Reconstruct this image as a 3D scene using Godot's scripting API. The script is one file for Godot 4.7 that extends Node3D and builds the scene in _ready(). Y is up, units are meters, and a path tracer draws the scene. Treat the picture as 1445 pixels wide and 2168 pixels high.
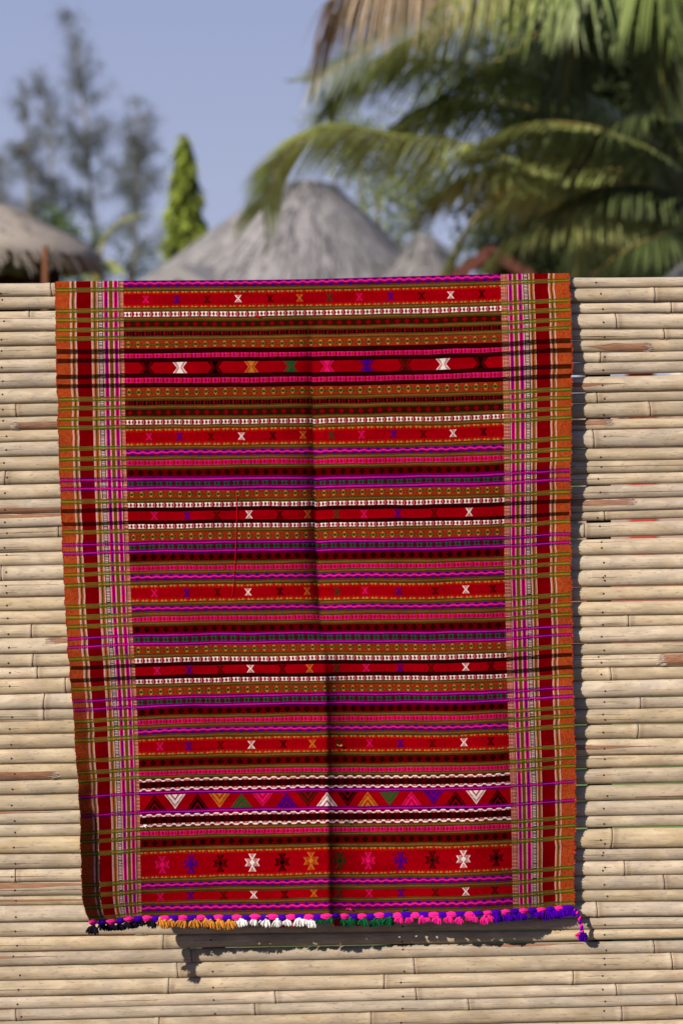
extends Node3D
# A handwoven red textile hung over a bamboo fence, thatched huts and palms out of focus behind it.
# Units are metres. The fence faces +z and its front lies in the plane z = 0; the camera stands 4 m in front of it.
# At the fence one thousandth of a metre is one pixel of the photograph, so the measured layout is written in millimetres.

const EYE := 1.55            # height of the lens above the ground
const HORIZON := 850.0       # the row of the photograph at the height of the lens
const AWAY := 4.0            # distance from the lens to the fence

var rng := RandomNumberGenerator.new()
var mats := {}
var used := {}

# ------------------------------------------------------------------ helpers
func at(px: float, py: float, dist: float) -> Vector3:
	# the place that many metres in front of the lens, px / py measured on the photograph
	return Vector3((px - 722.5) * 0.001 * dist / AWAY, EYE - (py - HORIZON) * 0.001 * dist / AWAY, AWAY - dist)

func srgb(r: float, g: float, b: float) -> Color:
	return Color(r / 255.0, g / 255.0, b / 255.0) * 0.885

func lin(r: float, g: float, b: float) -> Color:
	return srgb(r, g, b).srgb_to_linear()

func numbered(called: String) -> String:
	if not used.has(called):
		used[called] = 0
		return called
	used[called] += 1
	return "%s_%03d" % [called, used[called]]

func thing(called: String, label: String, category: String, where := Vector3.ZERO, group := "") -> Node3D:
	var o := Node3D.new()
	o.name = numbered(called)
	o.position = where
	add_child(o, true)
	tag(o, label, category, group)
	return o

func tag(o: Node, label: String, category: String, group := "") -> void:
	o.set_meta("label", label)
	o.set_meta("category", category)
	if group != "":
		o.set_meta("group", group)

func put(called: String, mesh: Mesh, mat: Material, parent: Node, label := "") -> MeshInstance3D:
	var m := MeshInstance3D.new()
	m.name = called
	m.mesh = mesh
	m.material_override = mat
	parent.add_child(m, true)
	if label != "":
		m.set_meta("label", label)
	return m

class Shape:
	var v := PackedVector3Array()
	var uv := PackedVector2Array()
	var c := PackedColorArray()
	var ix := PackedInt32Array()
	func add(p: Vector3, t := Vector2.ZERO, col := Color.WHITE) -> int:
		v.append(p)
		uv.append(t)
		c.append(col)
		return v.size() - 1
	func tri(a: int, b: int, d: int) -> void:
		ix.append(a)
		ix.append(b)
		ix.append(d)
	func quad(a: int, b: int, d: int, e: int) -> void:
		tri(a, b, d)
		tri(a, d, e)
	func grid(first: int, cols: int, rows: int) -> void:
		# vertices laid row by row: seen from the front, rows go down and columns go right
		for j in rows - 1:
			for i in cols - 1:
				var a := first + j * cols + i
				quad(a, a + 1, a + cols + 1, a + cols)
	func mesh(smooth := true) -> ArrayMesh:
		var arr := []
		arr.resize(Mesh.ARRAY_MAX)
		arr[Mesh.ARRAY_VERTEX] = v
		arr[Mesh.ARRAY_TEX_UV] = uv
		arr[Mesh.ARRAY_COLOR] = c
		arr[Mesh.ARRAY_INDEX] = ix
		if smooth:
			var n := PackedVector3Array()
			n.resize(v.size())
			for k in range(0, ix.size(), 3):
				var p := v[ix[k]]
				var f := (v[ix[k + 2]] - p).cross(v[ix[k + 1]] - p)
				for q in 3:
					n[ix[k + q]] += f
			for k in n.size():
				n[k] = n[k].normalized() if n[k].length_squared() > 0.0 else Vector3.UP
			arr[Mesh.ARRAY_NORMAL] = n
		var m := ArrayMesh.new()
		m.add_surface_from_arrays(Mesh.PRIMITIVE_TRIANGLES, arr)
		return m

func tube(s: Shape, pts: Array, radii: Array, sides := 8, col := Color.WHITE, cap := true, uvl := 1.0) -> void:
	var n := pts.size()
	var first := s.v.size()
	var side := Vector3.ZERO
	var run := 0.0
	for k in n:
		var t: Vector3 = (pts[mini(k + 1, n - 1)] - pts[maxi(k - 1, 0)]).normalized()
		if side == Vector3.ZERO:
			side = (Vector3.UP if absf(t.y) < 0.9 else Vector3.RIGHT)
		side = (side - t * side.dot(t)).normalized()
		var b := t.cross(side)
		if k > 0:
			run += (pts[k] as Vector3).distance_to(pts[k - 1])
		for j in sides + 1:
			var a := TAU * j / sides
			s.add(pts[k] + (side * cos(a) + b * sin(a)) * float(radii[k]), Vector2(run * uvl, float(j) / sides), col)
	for k in n - 1:
		for j in sides:
			var a := first + k * (sides + 1) + j
			s.quad(a, a + sides + 1, a + sides + 2, a + 1)
	if cap:
		for e in [0, n - 1]:
			var mid := s.add(pts[e], Vector2.ZERO, col)
			for j in sides:
				var a: int = first + int(e) * (sides + 1) + j
				if e == 0:
					s.tri(mid, a, a + 1)
				else:
					s.tri(mid, a + 1, a)

func lathe(s: Shape, profile: Array, sides: int, col := Color.WHITE, wob := 0.0, uvs := Vector2(1, 1)) -> void:
	# profile of Vector2(radius, height) from the top down
	var first := s.v.size()
	for k in profile.size():
		for j in sides + 1:
			var a := TAU * j / sides
			var w := 1.0 + wob * sin(a * 7.0 + k * 1.3) * 0.5 + wob * sin(a * 17.0 + k * 2.1) * 0.5
			s.add(Vector3(sin(a) * profile[k].x * w, profile[k].y, cos(a) * profile[k].x * w), Vector2(uvs.x * j / sides, uvs.y * k / (profile.size() - 1)), col)
	s.grid(first, sides + 1, profile.size())

func box(s: Shape, c: Vector3, h: Vector3, turn := Basis(), col := Color.WHITE) -> void:
	for f in 6:
		var n := Vector3.ZERO
		n[f % 3] = 1.0 if f < 3 else -1.0
		var a := Vector3(n.y, n.z, n.x)
		var b := n.cross(a)
		var i0 := s.v.size()
		for k in 4:
			var q := n + a * (1.0 if k == 0 or k == 1 else -1.0) + b * (1.0 if k == 1 or k == 2 else -1.0)
			s.add(c + turn * (q * h), Vector2(k % 2, k / 2), col)
		s.quad(i0, i0 + 3, i0 + 2, i0 + 1)

func material(key: String, col: Color, rough := 0.9) -> StandardMaterial3D:
	if mats.has(key):
		return mats[key]
	var m := StandardMaterial3D.new()
	m.resource_name = key
	m.albedo_color = col
	m.roughness = rough
	m.metallic_specular = 0.3
	m.vertex_color_use_as_albedo = true
	mats[key] = m
	return m

func smooth(a: float, b: float, x: float) -> float:
	return smoothstep(a, b, x)

func look_up(xs: Array, ys: Array, x: float) -> float:
	if x <= xs[0]:
		return ys[0]
	for k in range(1, xs.size()):
		if x <= xs[k]:
			return lerpf(ys[k - 1], ys[k], (x - xs[k - 1]) / (xs[k] - xs[k - 1]))
	return ys[-1]

func noise(freq: float, octaves := 3, seed_is := 1) -> FastNoiseLite:
	var n := FastNoiseLite.new()
	n.seed = seed_is
	n.noise_type = FastNoiseLite.TYPE_SIMPLEX_SMOOTH
	n.frequency = freq
	n.fractal_octaves = octaves
	return n

# ------------------------------------------------------------------ the scene
func _ready() -> void:
	rng.seed = 20240611
	set_view()
	build_ground()
	build_fence()
	build_huts()
	build_trees()
	build_palms()
	build_textile()

func set_view() -> void:
	var cam := Camera3D.new()
	cam.name = "camera"
	cam.position = Vector3(0, EYE, AWAY)
	var lens := CameraAttributesPhysical.new()
	lens.frustum_focal_length = 50.0
	lens.frustum_near = 0.05
	lens.frustum_far = 600.0
	lens.frustum_focus_distance = AWAY - 0.02
	lens.exposure_aperture = 50.0 / 22.0
	cam.attributes = lens
	cam.set_frustum(2.168 / AWAY * 0.05, Vector2(0, -(1084.0 - HORIZON) * 0.001 / AWAY * 0.05), 0.05, 600.0)
	add_child(cam)
	cam.current = true

	var sky_mat := ProceduralSkyMaterial.new()
	sky_mat.sky_top_color = Color(0.361, 0.471, 0.722)
	sky_mat.sky_horizon_color = Color(0.729, 0.761, 0.863)
	sky_mat.sky_curve = 0.30
	sky_mat.ground_bottom_color = Color(0.373, 0.345, 0.290)
	sky_mat.ground_horizon_color = Color(0.588, 0.580, 0.573)
	sky_mat.sun_angle_max = 12.0
	var sky := Sky.new()
	sky.sky_material = sky_mat
	var env := Environment.new()
	env.background_mode = Environment.BG_SKY
	env.sky = sky
	env.background_energy_multiplier = 0.55
	env.tonemap_mode = Environment.TONE_MAPPER_LINEAR
	env.tonemap_exposure = 1.74
	env.sdfgi_enabled = true
	env.ssao_enabled = true
	env.ssil_enabled = true
	var we := WorldEnvironment.new()
	we.name = "world"
	we.environment = env
	add_child(we)

	var sun := DirectionalLight3D.new()
	sun.name = "sun"
	sun.basis = Basis.looking_at(Vector3(1.2, -1.0, -1.25).normalized(), Vector3.UP)
	sun.light_energy = 1.6
	sun.light_color = Color(1.0, 0.95, 0.87)
	sun.light_angular_distance = 0.5
	sun.shadow_enabled = true
	add_child(sun)

# ------------------------------------------------------------------ ground
func build_ground() -> void:
	var n := noise(0.02, 4, 3)
	var im := Image.create(512, 512, false, Image.FORMAT_RGB8)
	for y in 512:
		for x in 512:
			var a := n.get_noise_2d(x * 1.0, y * 1.0)
			var b := n.get_noise_2d(x * 9.0 + 900.0, y * 9.0)
			im.set_pixel(x, y, srgb(98 + 26 * a + 22 * b, 126 + 24 * a + 24 * b, 66 + 18 * a + 18 * b))
	var grass := material("grass", Color.WHITE, 1.0)
	grass.albedo_texture = ImageTexture.create_from_image(im)
	grass.uv1_triplanar = true
	grass.uv1_world_triplanar = true
	grass.uv1_scale = Vector3(0.3, 0.3, 0.3)
	var s := Shape.new()
	for j in 2:
		for i in 2:
			s.add(Vector3(-400 + 800 * i, 0, -500 + 900 * j))
	s.grid(0, 2, 2)
	var g := put("ground", s.mesh(), material("bare_earth", srgb(104, 84, 66), 1.0), self)
	g.set_meta("kind", "structure")
	tag(g, "bare brown earth on both sides of the fence", "ground")
	var l := Shape.new()
	for j in 2:
		for i in 41:
			var x := -40.0 + i * 2.0
			l.add(Vector3(x, 0.004, (-60.0 if j == 0 else -0.8 + 0.12 * sin(x * 2.3))))
	l.grid(0, 41, 2)
	var lawn := put("lawn", l.mesh(), grass, self)
	lawn.set_meta("kind", "structure")
	tag(lawn, "green lawn seen through the gaps of the bamboo fence", "lawn")
	# a path of red earth across the lawn
	var p := Shape.new()
	for j in 2:
		for i in 25:
			var x := -1.5 + i * 0.8
			p.add(Vector3(x, 0.008, (-12.5 if j == 0 else -7.4) + 0.25 * sin(x * 1.7 + j * 2.0)))
	p.grid(0, 25, 2)
	var path := put("path", p.mesh(), material("red_earth", srgb(158, 92, 80), 1.0), self)
	path.set_meta("kind", "structure")
	tag(path, "path of red earth crossing the lawn behind the fence", "path")

# ------------------------------------------------------------------ fence
var slat_left_top := []
var slat_left_bottom := []
var slat_right_top := []
var slat_right_bottom := []

func slat_center(i: int, x: float) -> float:
	var t := x / 1445.0
	return lerpf((slat_left_top[i] + slat_left_bottom[i]) * 0.5, (slat_right_top[i] + slat_right_bottom[i]) * 0.5, t)

func slat_half(i: int, x: float) -> float:
	var t := clampf(x / 1445.0, -0.25, 1.25)
	return lerpf(slat_left_bottom[i] - slat_left_top[i], slat_right_bottom[i] - slat_right_top[i], t) * 0.5 + 0.75

func fence_point(x: float, y: float, z: float) -> Vector3:
	return Vector3((x - 722.5) * 0.001, EYE - (y - HORIZON) * 0.001, z)

func bamboo_material() -> StandardMaterial3D:
	var w := 2048
	var h := 256
	var grain := noise(0.02, 4, 11)
	var spots := noise(0.035, 3, 12)
	var wide := noise(0.006, 3, 13)
	var im := Image.create(w, h, false, Image.FORMAT_RGB8)
	var hm := Image.create(w, h, false, Image.FORMAT_L8)
	for y in h:
		for x in w:
			var g := grain.get_noise_2d(x * 0.12, y * 3.2)
			var g2 := grain.get_noise_2d(x * 0.5 + 700.0, y * 9.0)
			var s := spots.get_noise_2d(x * 0.8, y * 1.6)
			var b := wide.get_noise_2d(x * 1.0, y * 1.5)
			var k := 1.0 + 0.07 * g + 0.05 * g2 + 0.13 * b
			var dirt := smooth(0.34, 0.62, s) * 0.34 + smooth(0.30, 0.62, grain.get_noise_2d(x * 0.6 - 333.0, y * 1.3 + 100.0)) * 0.22
			var c := Color(0.90 * k, 0.86 * k, 0.79 * k).lerp(Color(0.52, 0.46, 0.40), clampf(dirt, 0.0, 1.0))
			# ashen, silvery places where the skin has weathered
			c = c.lerp(Color(0.80, 0.775, 0.765), smooth(0.12, 0.5, wide.get_noise_2d(x * 1.1 + 4000.0, y * 2.0)) * 0.4)
			c = c.lerp(Color(0.79, 0.69, 0.53), smooth(0.1, 0.5, wide.get_noise_2d(x * 0.9 + 9000.0, y * 1.4)) * 0.22)
			im.set_pixel(x, y, c)
			hm.set_pixel(x, y, Color(0.5 + 0.3 * g + 0.2 * g2, 0, 0))
	var m := material("bamboo", Color.WHITE, 0.78)
	m.albedo_texture = ImageTexture.create_from_image(im)
	m.heightmap_enabled = true
	m.heightmap_scale = 0.05
	m.heightmap_texture = ImageTexture.create_from_image(hm)
	return m

func fibre_material() -> StandardMaterial3D:
	var grain := noise(0.03, 4, 21)
	var im := Image.create(512, 128, false, Image.FORMAT_RGB8)
	for y in 128:
		for x in 512:
			var g := grain.get_noise_2d(x * 0.35, y * 7.0)
			var k := 1.0 + 0.5 * g
			im.set_pixel(x, y, Color(0.66 * k, 0.54 * k, 0.47 * k))
	var m := material("split_fibre", Color.WHITE, 0.95)
	m.albedo_texture = ImageTexture.create_from_image(im)
	return m

func build_fence() -> void:
	# rows of the photograph where each culm begins and ends, at its left and its right border
	slat_left_top = [600.4, 628.6, 659, 673, 703.2, 733.8, 761.8, 791.2, 824.6, 856.6, 884.7, 912, 937.4, 968.6, 998.5, 1027.4, 1059.6, 1090.2, 1119.8, 1142, 1172.2, 1199.9, 1231, 1267, 1295.9, 1324.4, 1353, 1386.7, 1415.4, 1439.8, 1473, 1505.2, 1528, 1558.2, 1588.8, 1621, 1655.4, 1686, 1720, 1748.8, 1775.5, 1810, 1843.8, 1872, 1901.8, 1920.7, 1955.6, 1986.7, 2019, 2049.6, 2080, 2115, 2141, 2165.5]
	slat_left_bottom = [627.6, 654.4, 681, 700.2, 731.7, 760.2, 787.8, 823.2, 855.2, 883.4, 911, 936, 966.5, 997.3, 1025.8, 1058, 1088.6, 1118.7, 1141, 1171, 1198.8, 1230.5, 1265.6, 1294.8, 1323.4, 1352, 1385.7, 1413.9, 1438.8, 1472, 1504.7, 1527.5, 1556.6, 1587.8, 1619.3, 1654, 1685, 1719.5, 1748, 1774.3, 1809.3, 1842.3, 1870.3, 1899.5, 1919, 1954.3, 1986, 2017.8, 2047.7, 2079.5, 2113.7, 2140.5, 2164, 2196]
	slat_right_top = [586, 607.7, 637.5, 664.3, 696.3, 719, 744.4, 764.6, 794, 828.8, 850, 886, 907.5, 948, 973.5, 999.8, 1026.2, 1054, 1079, 1104, 1139.6, 1174.8, 1204.6, 1241.8, 1273, 1303.2, 1325.7, 1361.2, 1384.7, 1412.4, 1439, 1477, 1500.6, 1535, 1564.6, 1599.4, 1627, 1662.6, 1695.4, 1727.4, 1755, 1796.8, 1824, 1854.8, 1886.3, 1911.9, 1944.7, 1969.7, 1994.8, 2019, 2055.9, 2083.6, 2108.5, 2131.5]
	slat_right_bottom = [606.3, 636.3, 660.8, 695.4, 717, 743, 763, 788, 826, 848, 880.7, 906, 946.5, 973.5, 999.4, 1022.8, 1052, 1078, 1096.3, 1133.5, 1172.6, 1203.7, 1239, 1269, 1302.4, 1324.8, 1357.7, 1383.8, 1410.7, 1438, 1474.7, 1499.8, 1531.8, 1563, 1597.7, 1623.6, 1658, 1692.8, 1726.6, 1750.8, 1796, 1822.8, 1854, 1885, 1910, 1941.3, 1967, 1988.8, 2019, 2054.5, 2082, 2107, 2129.8, 2160]
	while slat_left_bottom[-1] < 2390.0:
		var w := rng.randf_range(27, 33)
		slat_left_top.append(slat_left_bottom[-1] + 1.5)
		slat_left_bottom.append(slat_left_top[-1] + w)
		slat_right_top.append(slat_right_bottom[-1] + 1.8)
		slat_right_bottom.append(slat_right_top[-1] + w + rng.randf_range(-1.5, 1.5))
	# the ring-shaped joints: culm number, place along the fence
	var joints := {
		0: [108.5], 1: [1386], 2: [61, 1422], 3: [1304], 4: [1406], 6: [1271], 9: [34, 1264], 10: [1376], 12: [1256], 14: [11], 18: [124, 1280], 19: [1237],
		21: [3], 25: [67, 1330], 27: [70], 28: [79], 29: [139, 1293], 30: [93], 31: [93, 1356], 33: [1350], 40: [1294], 42: [33, 1322], 43: [1406],
		45: [1263], 47: [346], 48: [405, 1385], 49: [376, 1422, 877], 50: [357, 1213, 813], 51: [1305, 583, 881], 52: [34, 540, 1432, 992], 53: [1316, 337, 786], 5: [-160], 7: [1520], 8: [-210, 1560],
	}
	# the nails: culm number, then places and rows
	var nails := [
		[0, 0.5, 621, 1261, 598], [1, 4.7, 634.5, 1271, 621.7], [2, 1276, 654], [3, 9.4, 680, 1276, 682.5], [4, 3, 719, 1278, 713], [5, 3.8, 743], [6, 4, 778, 1279, 755.6],
		[7, 6.2, 807, 1276, 783.5], [8, 5.5, 835, 1274, 815.5], [9, 6, 867, 1279, 844], [10, 7, 891, 1276, 878], [11, 13.5, 923.6], [12, 13.4, 952.6, 1279, 924], [13, 8.3, 980, 1271, 968],
		[14, 15, 1011, 1272, 988.5], [15, 10.3, 1044, 1266, 1014], [16, 9.7, 1079, 1270, 1042.5], [17, 10.4, 1105.6], [18, 14.4, 1129, 1264, 1096.5], [19, 9.5, 1159.5, 1269, 1114.5],
		[20, 13.8, 1175.5, 1272.5, 1148, 1272.5, 1160], [21, 14, 1211.7, 1277, 1191], [22, 13.5, 1240.5, 14, 1255, 1280, 1219, 1275.5, 1222.5, 1278.5, 1229], [23, 15, 1282, 1276.5, 1257],
		[24, 16.6, 1309, 1275, 1296.5], [25, 17.9, 1342.4, 1275, 1323], [26, 19.9, 1370.8, 1272, 1347.5], [27, 18, 1404, 1278, 1377.5], [28, 21, 1424.6, 1267, 1391.7, 1272, 1403],
		[29, 21, 1453, 1272, 1428], [30, 1280, 1463], [31, 25, 1519, 1279, 1487], [32, 20.8, 1543.5, 1275, 1513, 1280, 1524], [33, 24.4, 1576.7, 1276, 1551], [34, 25, 1605.6, 1278, 1585],
		[35, 32, 1638, 1279, 1608], [36, 27, 1671, 1277, 1641], [37, 25, 1705, 1284, 1685], [38, 30.6, 1738.6, 1277, 1712], [39, 32, 1763, 1278.5, 1745], [40, 30.3, 1793.5, 1270, 1777.5, 1279, 1785.5],
		[41, 32.6, 1828.5, 1276, 1806, 1274.5, 1811.5], [42, 25, 1857, 1280, 1837, 1275, 1843.5], [43, 31.6, 1885.4, 1278, 1873.5], [44, 33.6, 1907.6, 1285, 1898], [45, 34, 1941],
		[46, 32.8, 1972, 1280, 1959, 441, 1966, 852, 1962], [47, 36.5, 2002, 1279, 1980, 446, 1991, 851, 1995], [48, 29, 2025.5, 1282, 2012.5, 448, 2022, 853, 2011], [49, 42.3, 2065.4, 1279, 2030, 1279, 2042, 450, 2057, 854, 2057],
		[50, 39.5, 2095.5, 1274.6, 2067, 451, 2091, 848, 2080.5], [51, 37, 2127, 1275.5, 2096, 452, 2118, 852, 2110.5], [52, 45, 2153, 1280.5, 2121, 454, 2147, 851, 2136], [53, 1278, 2141, 848, 2165],
	]
	# where the skin has split off and the brown inside shows: culm, from, to, upper and lower share of its width, frayed end (-1 left, 1 right, 0 none)
	var splits := [
		[3, -420, 110, 0.0, 0.24, 0], [8, 1120, 1322, 0.36, 0.66, 0], [10, 28, 330, 0.40, 0.97, -1], [5, 1233, 1380, 0.26, 0.96, 1], [11, 1130, 1296, 0.0, 0.55, 1], [16, -420, 330, 0.52, 0.96, 0], [17, -420, 420, 0.0, 0.30, 0],
		[17, 1130, 1345, 0.0, 0.5, 1], [19, -420, 62, 0.62, 0.98, 0], [26, 104, 260, 0.0, 0.34, -1], [27, 1404, 1800, 0.12, 0.62, 0], [28, 1396, 1800, 0.06, 0.94, -1], [32, -420, 132, 0.0, 0.18, 0], [34, 1060, 1402, 0.30, 0.62, 0],
		[35, -420, 124, 0.42, 0.84, 1], [37, 1345, 1800, 0.66, 0.90, 0], [38, -420, 150, 0.0, 0.28, 0], [43, -420, 330, 0.0, 0.42, 0], [44, -420, 380, 0.25, 0.55, 0], [46, 62, 306, 0.82, 0.98, 1], [48, -420, 122, 0.12, 0.6, 0], [48, 980, 1236, 0.0, 0.22, 0], [51, -420, 42, 0.74, 0.98, 0],
	]
	# long hairline cracks: culm, from, to, share of the width
	var cracks := [
		[22, -420, 125, 0.26], [14, 1150, 1800, 0.43], [16, 1150, 1800, 0.5], [28, 1150, 1392, 0.32], [43, -420, 500, 0.5], [41, 1150, 1330, 0.45], [35, 1150, 1345, 0.2], [31, -200, 80, 0.6], [50, -420, 170, 0.5], [46, 1150, 1500, 0.6],
		[15, 1150, 1320, 0.46], [25, 1275, 1330, 0.62], [18, -420, 118, 0.44], [7, -420, 60, 0.52], [4, 1150, 1330, 0.66], [51, 220, 350, 0.42], [42, -420, 180, 0.5], [20, -420, 60, 0.2], [44, -420, 200, 0.3], [47, -420, 110, 0.5],
	]
	var fence := thing("bamboo_fence", "fence of straw-coloured horizontal bamboo canes nailed to dark posts", "fence")
	var bamboo := bamboo_material()
	var fibre := fibre_material()
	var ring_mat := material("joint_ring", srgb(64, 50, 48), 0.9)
	var crack_mat := material("crack", srgb(78, 60, 44), 1.0)
	var nail_mat := material("nail", srgb(62, 44, 34), 0.7)
	var wood := material("post_wood", srgb(58, 42, 32), 0.95)
	var nail_shape := Shape.new()
	lathe(nail_shape, [Vector2(0.0001, 0.0009), Vector2(0.0015, 0.0008), Vector2(0.0021, 0.0004), Vector2(0.0022, -0.001)], 9)
	var nail_mesh := nail_shape.mesh()

	var wob := noise(0.004, 3, 5)
	for i in slat_left_top.size():
		var zc := -0.0115 + rng.randf_range(-0.0015, 0.0015)
		if i == 2:
			zc -= 0.006
		var x_from := -470.0 + rng.randf_range(-40, 40)
		var x_to := 1920.0 + rng.randf_range(-40, 40)
		var mine: Array = joints.get(i, []).duplicate()
		# joints behind the cloth and outside the picture, about 0.3 to 0.45 m apart
		var spread := rng.randf_range(330, 460)
		var step: float = (mine[0] if mine.size() > 0 else rng.randf_range(200, 600)) - spread * 4.0
		while step < x_to - 30.0:
			if step > x_from + 30.0 and ((step > 240.0 and step < 1120.0 and i < 46) or step < -60.0 or step > 1490.0):
				mine.append(step)
			step += spread
		var stations := []
		var x := x_from
		while x < x_to:
			stations.append(x)
			x += 30.0
		stations.append(x_to)
		for q in mine:
			for o in [-16.0, -10.0, -6.0, -3.5, -1.6, -0.9, 0.0, 0.9, 1.6, 3.5, 6.0, 10.0, 16.0]:
				stations.append(q + o)
		stations.sort()
		var slant := rng.randf_range(-0.1, 0.12)
		var tone := rng.randf_range(0.80, 1.12)
		var warm := rng.randf_range(-0.07, 0.04)
		var tint := Color(0.402 * tone, 0.367 * tone * (1.0 - warm * 0.5), 0.322 * tone * (1.0 - warm * 2.0))
		if i == 44 or i == 18:
			tint = tint * 0.82
		var s := Shape.new()
		var segs := 18
		var v_off := rng.randf()
		var u_off := rng.randf() * 3.0
		var rr := func(px: float) -> float:
			var r := slat_half(i, px) * (1.0 + 0.035 * wob.get_noise_2d(px * 0.8, i * 91.0))
			for q in mine:
				var d: float = px - q
				r += 1.0 * exp(-pow((d + 4.5) / 4.5, 2.0)) + 0.55 * exp(-pow((d - 5.0) / 4.0, 2.0)) - 1.7 * exp(-pow(d / 1.1, 2.0))
			return r
		var cc := func(px: float) -> float:
			return slat_center(i, px) + 0.9 * wob.get_noise_2d(px * 0.7 + 500.0, i * 57.0)
		for k in stations.size():
			var px: float = stations[k]
			var r: float = rr.call(px)
			var cy: float = cc.call(px)
			var shade := tint
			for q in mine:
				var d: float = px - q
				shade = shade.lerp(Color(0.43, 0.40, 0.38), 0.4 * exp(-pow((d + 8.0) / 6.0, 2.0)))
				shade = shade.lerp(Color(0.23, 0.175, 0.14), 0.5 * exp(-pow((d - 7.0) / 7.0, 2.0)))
			for j in segs + 1:
				var a := TAU * j / segs
				var yy := -cos(a) * r
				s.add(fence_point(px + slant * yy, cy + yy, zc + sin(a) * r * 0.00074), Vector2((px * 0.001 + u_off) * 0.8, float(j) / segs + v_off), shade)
		# grid expects rows downwards: here the stations run right, so lay the faces by hand
		for k in stations.size() - 1:
			for j in segs:
				var a := k * (segs + 1) + j
				s.quad(a, a + segs + 1, a + segs + 2, a + 1)
		for e in [0, stations.size() - 1]:
			var mid := s.add(fence_point(stations[e], cc.call(stations[e]), zc), Vector2.ZERO, Color(0.2, 0.15, 0.1))
			for j in segs:
				var a: int = int(e) * (segs + 1) + j
				if e == 0:
					s.tri(mid, a, a + 1)
				else:
					s.tri(mid, a + 1, a)
		var slat := put("bamboo_slat", s.mesh(), bamboo, fence)
		var surface := func(px: float, share: float, lift: float) -> Vector3:
			var r: float = rr.call(px)
			var a := acos(clampf(1.0 - 2.0 * share, -1.0, 1.0))
			var yy := -cos(a) * (r + lift)
			return fence_point(px + slant * yy, float(cc.call(px)) + yy, zc + sin(a) * (r + lift) * 0.00074)
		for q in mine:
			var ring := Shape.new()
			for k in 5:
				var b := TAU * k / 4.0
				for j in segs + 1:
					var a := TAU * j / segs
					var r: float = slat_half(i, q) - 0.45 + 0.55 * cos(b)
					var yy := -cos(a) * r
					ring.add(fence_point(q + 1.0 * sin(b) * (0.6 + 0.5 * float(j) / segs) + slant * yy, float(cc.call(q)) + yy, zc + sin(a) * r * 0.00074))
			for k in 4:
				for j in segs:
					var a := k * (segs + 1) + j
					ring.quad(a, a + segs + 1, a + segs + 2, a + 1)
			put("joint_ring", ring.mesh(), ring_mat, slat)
		for row in nails:
			if row[0] == i:
				for k in range(1, row.size(), 2):
					var r: float = rr.call(row[k])
					var off := clampf((float(row[k + 1]) - float(cc.call(row[k]))) / r, -0.93, 0.93)
					var nm := put("nail", nail_mesh, nail_mat, slat)
					var p: Vector3 = surface.call(row[k], (off + 1.0) * 0.5, 0.0)
					nm.transform = Transform3D(Basis(Vector3.RIGHT, PI / 2.0 + asin(off) * 0.8), p)
					if rng.randf() < 0.62:
						crack_strip(slat, surface, row[k] - rng.randf_range(4, 40), row[k] + rng.randf_range(10, 70), (off + 1.0) * 0.5, 0.5, crack_mat)
		for row in cracks:
			if row[0] == i:
				crack_strip(slat, surface, row[1], row[2], row[3], 0.85, crack_mat)
		for row in splits:
			if row[0] == i:
				split_patch(slat, surface, row, fibre)
	# the posts that the canes are nailed to
	for row in [[8.0, 30.0], [847.0, 852.0], [444.0, 450.0], [1270.0, 1276.0]]:
		var s := Shape.new()
		var half := 23.5
		var pts := []
		for k in 9:
			var y := lerpf(604.0 if row[0] < 900.0 else 592.0, 2480.0, k / 8.0)
			pts.append(Vector2(lerpf(row[0], row[1], (y - 600.0) / 1570.0), y))
		for k in 9:
			for j in 5:
				var cx: float = half * (-1.0 if j == 0 or j == 3 or j == 4 else 1.0)
				var cz := -0.0235 if j == 0 or j == 1 or j == 4 else -0.066
				s.add(fence_point(pts[k].x + cx, pts[k].y, cz), Vector2(j * 0.25, k * 0.2))
		for k in 8:
			for j in 4:
				var a := k * 5 + j
				s.quad(a, a + 1, a + 6, a + 5)
		s.quad(3, 2, 1, 0)
		put("fence_post", s.mesh(false), wood, fence)

func crack_strip(slat: Node, surface: Callable, x0: float, x1: float, share: float, wide: float, mat: Material) -> void:
	var s := Shape.new()
	var n := 9
	for j in 2:
		for k in n:
			var t := float(k) / (n - 1)
			var w := wide * (0.25 + 0.75 * sin(PI * clampf(t, 0.05, 0.95))) * (1.0 if j == 1 else -1.0) * 0.022
			s.add(surface.call(lerpf(x0, x1, t), clampf(share + w + 0.012 * sin(t * 9.0 + share * 20.0), 0.02, 0.98), 0.18))
	s.grid(0, n, 2)
	put("crack", s.mesh(), mat, slat)

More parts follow.
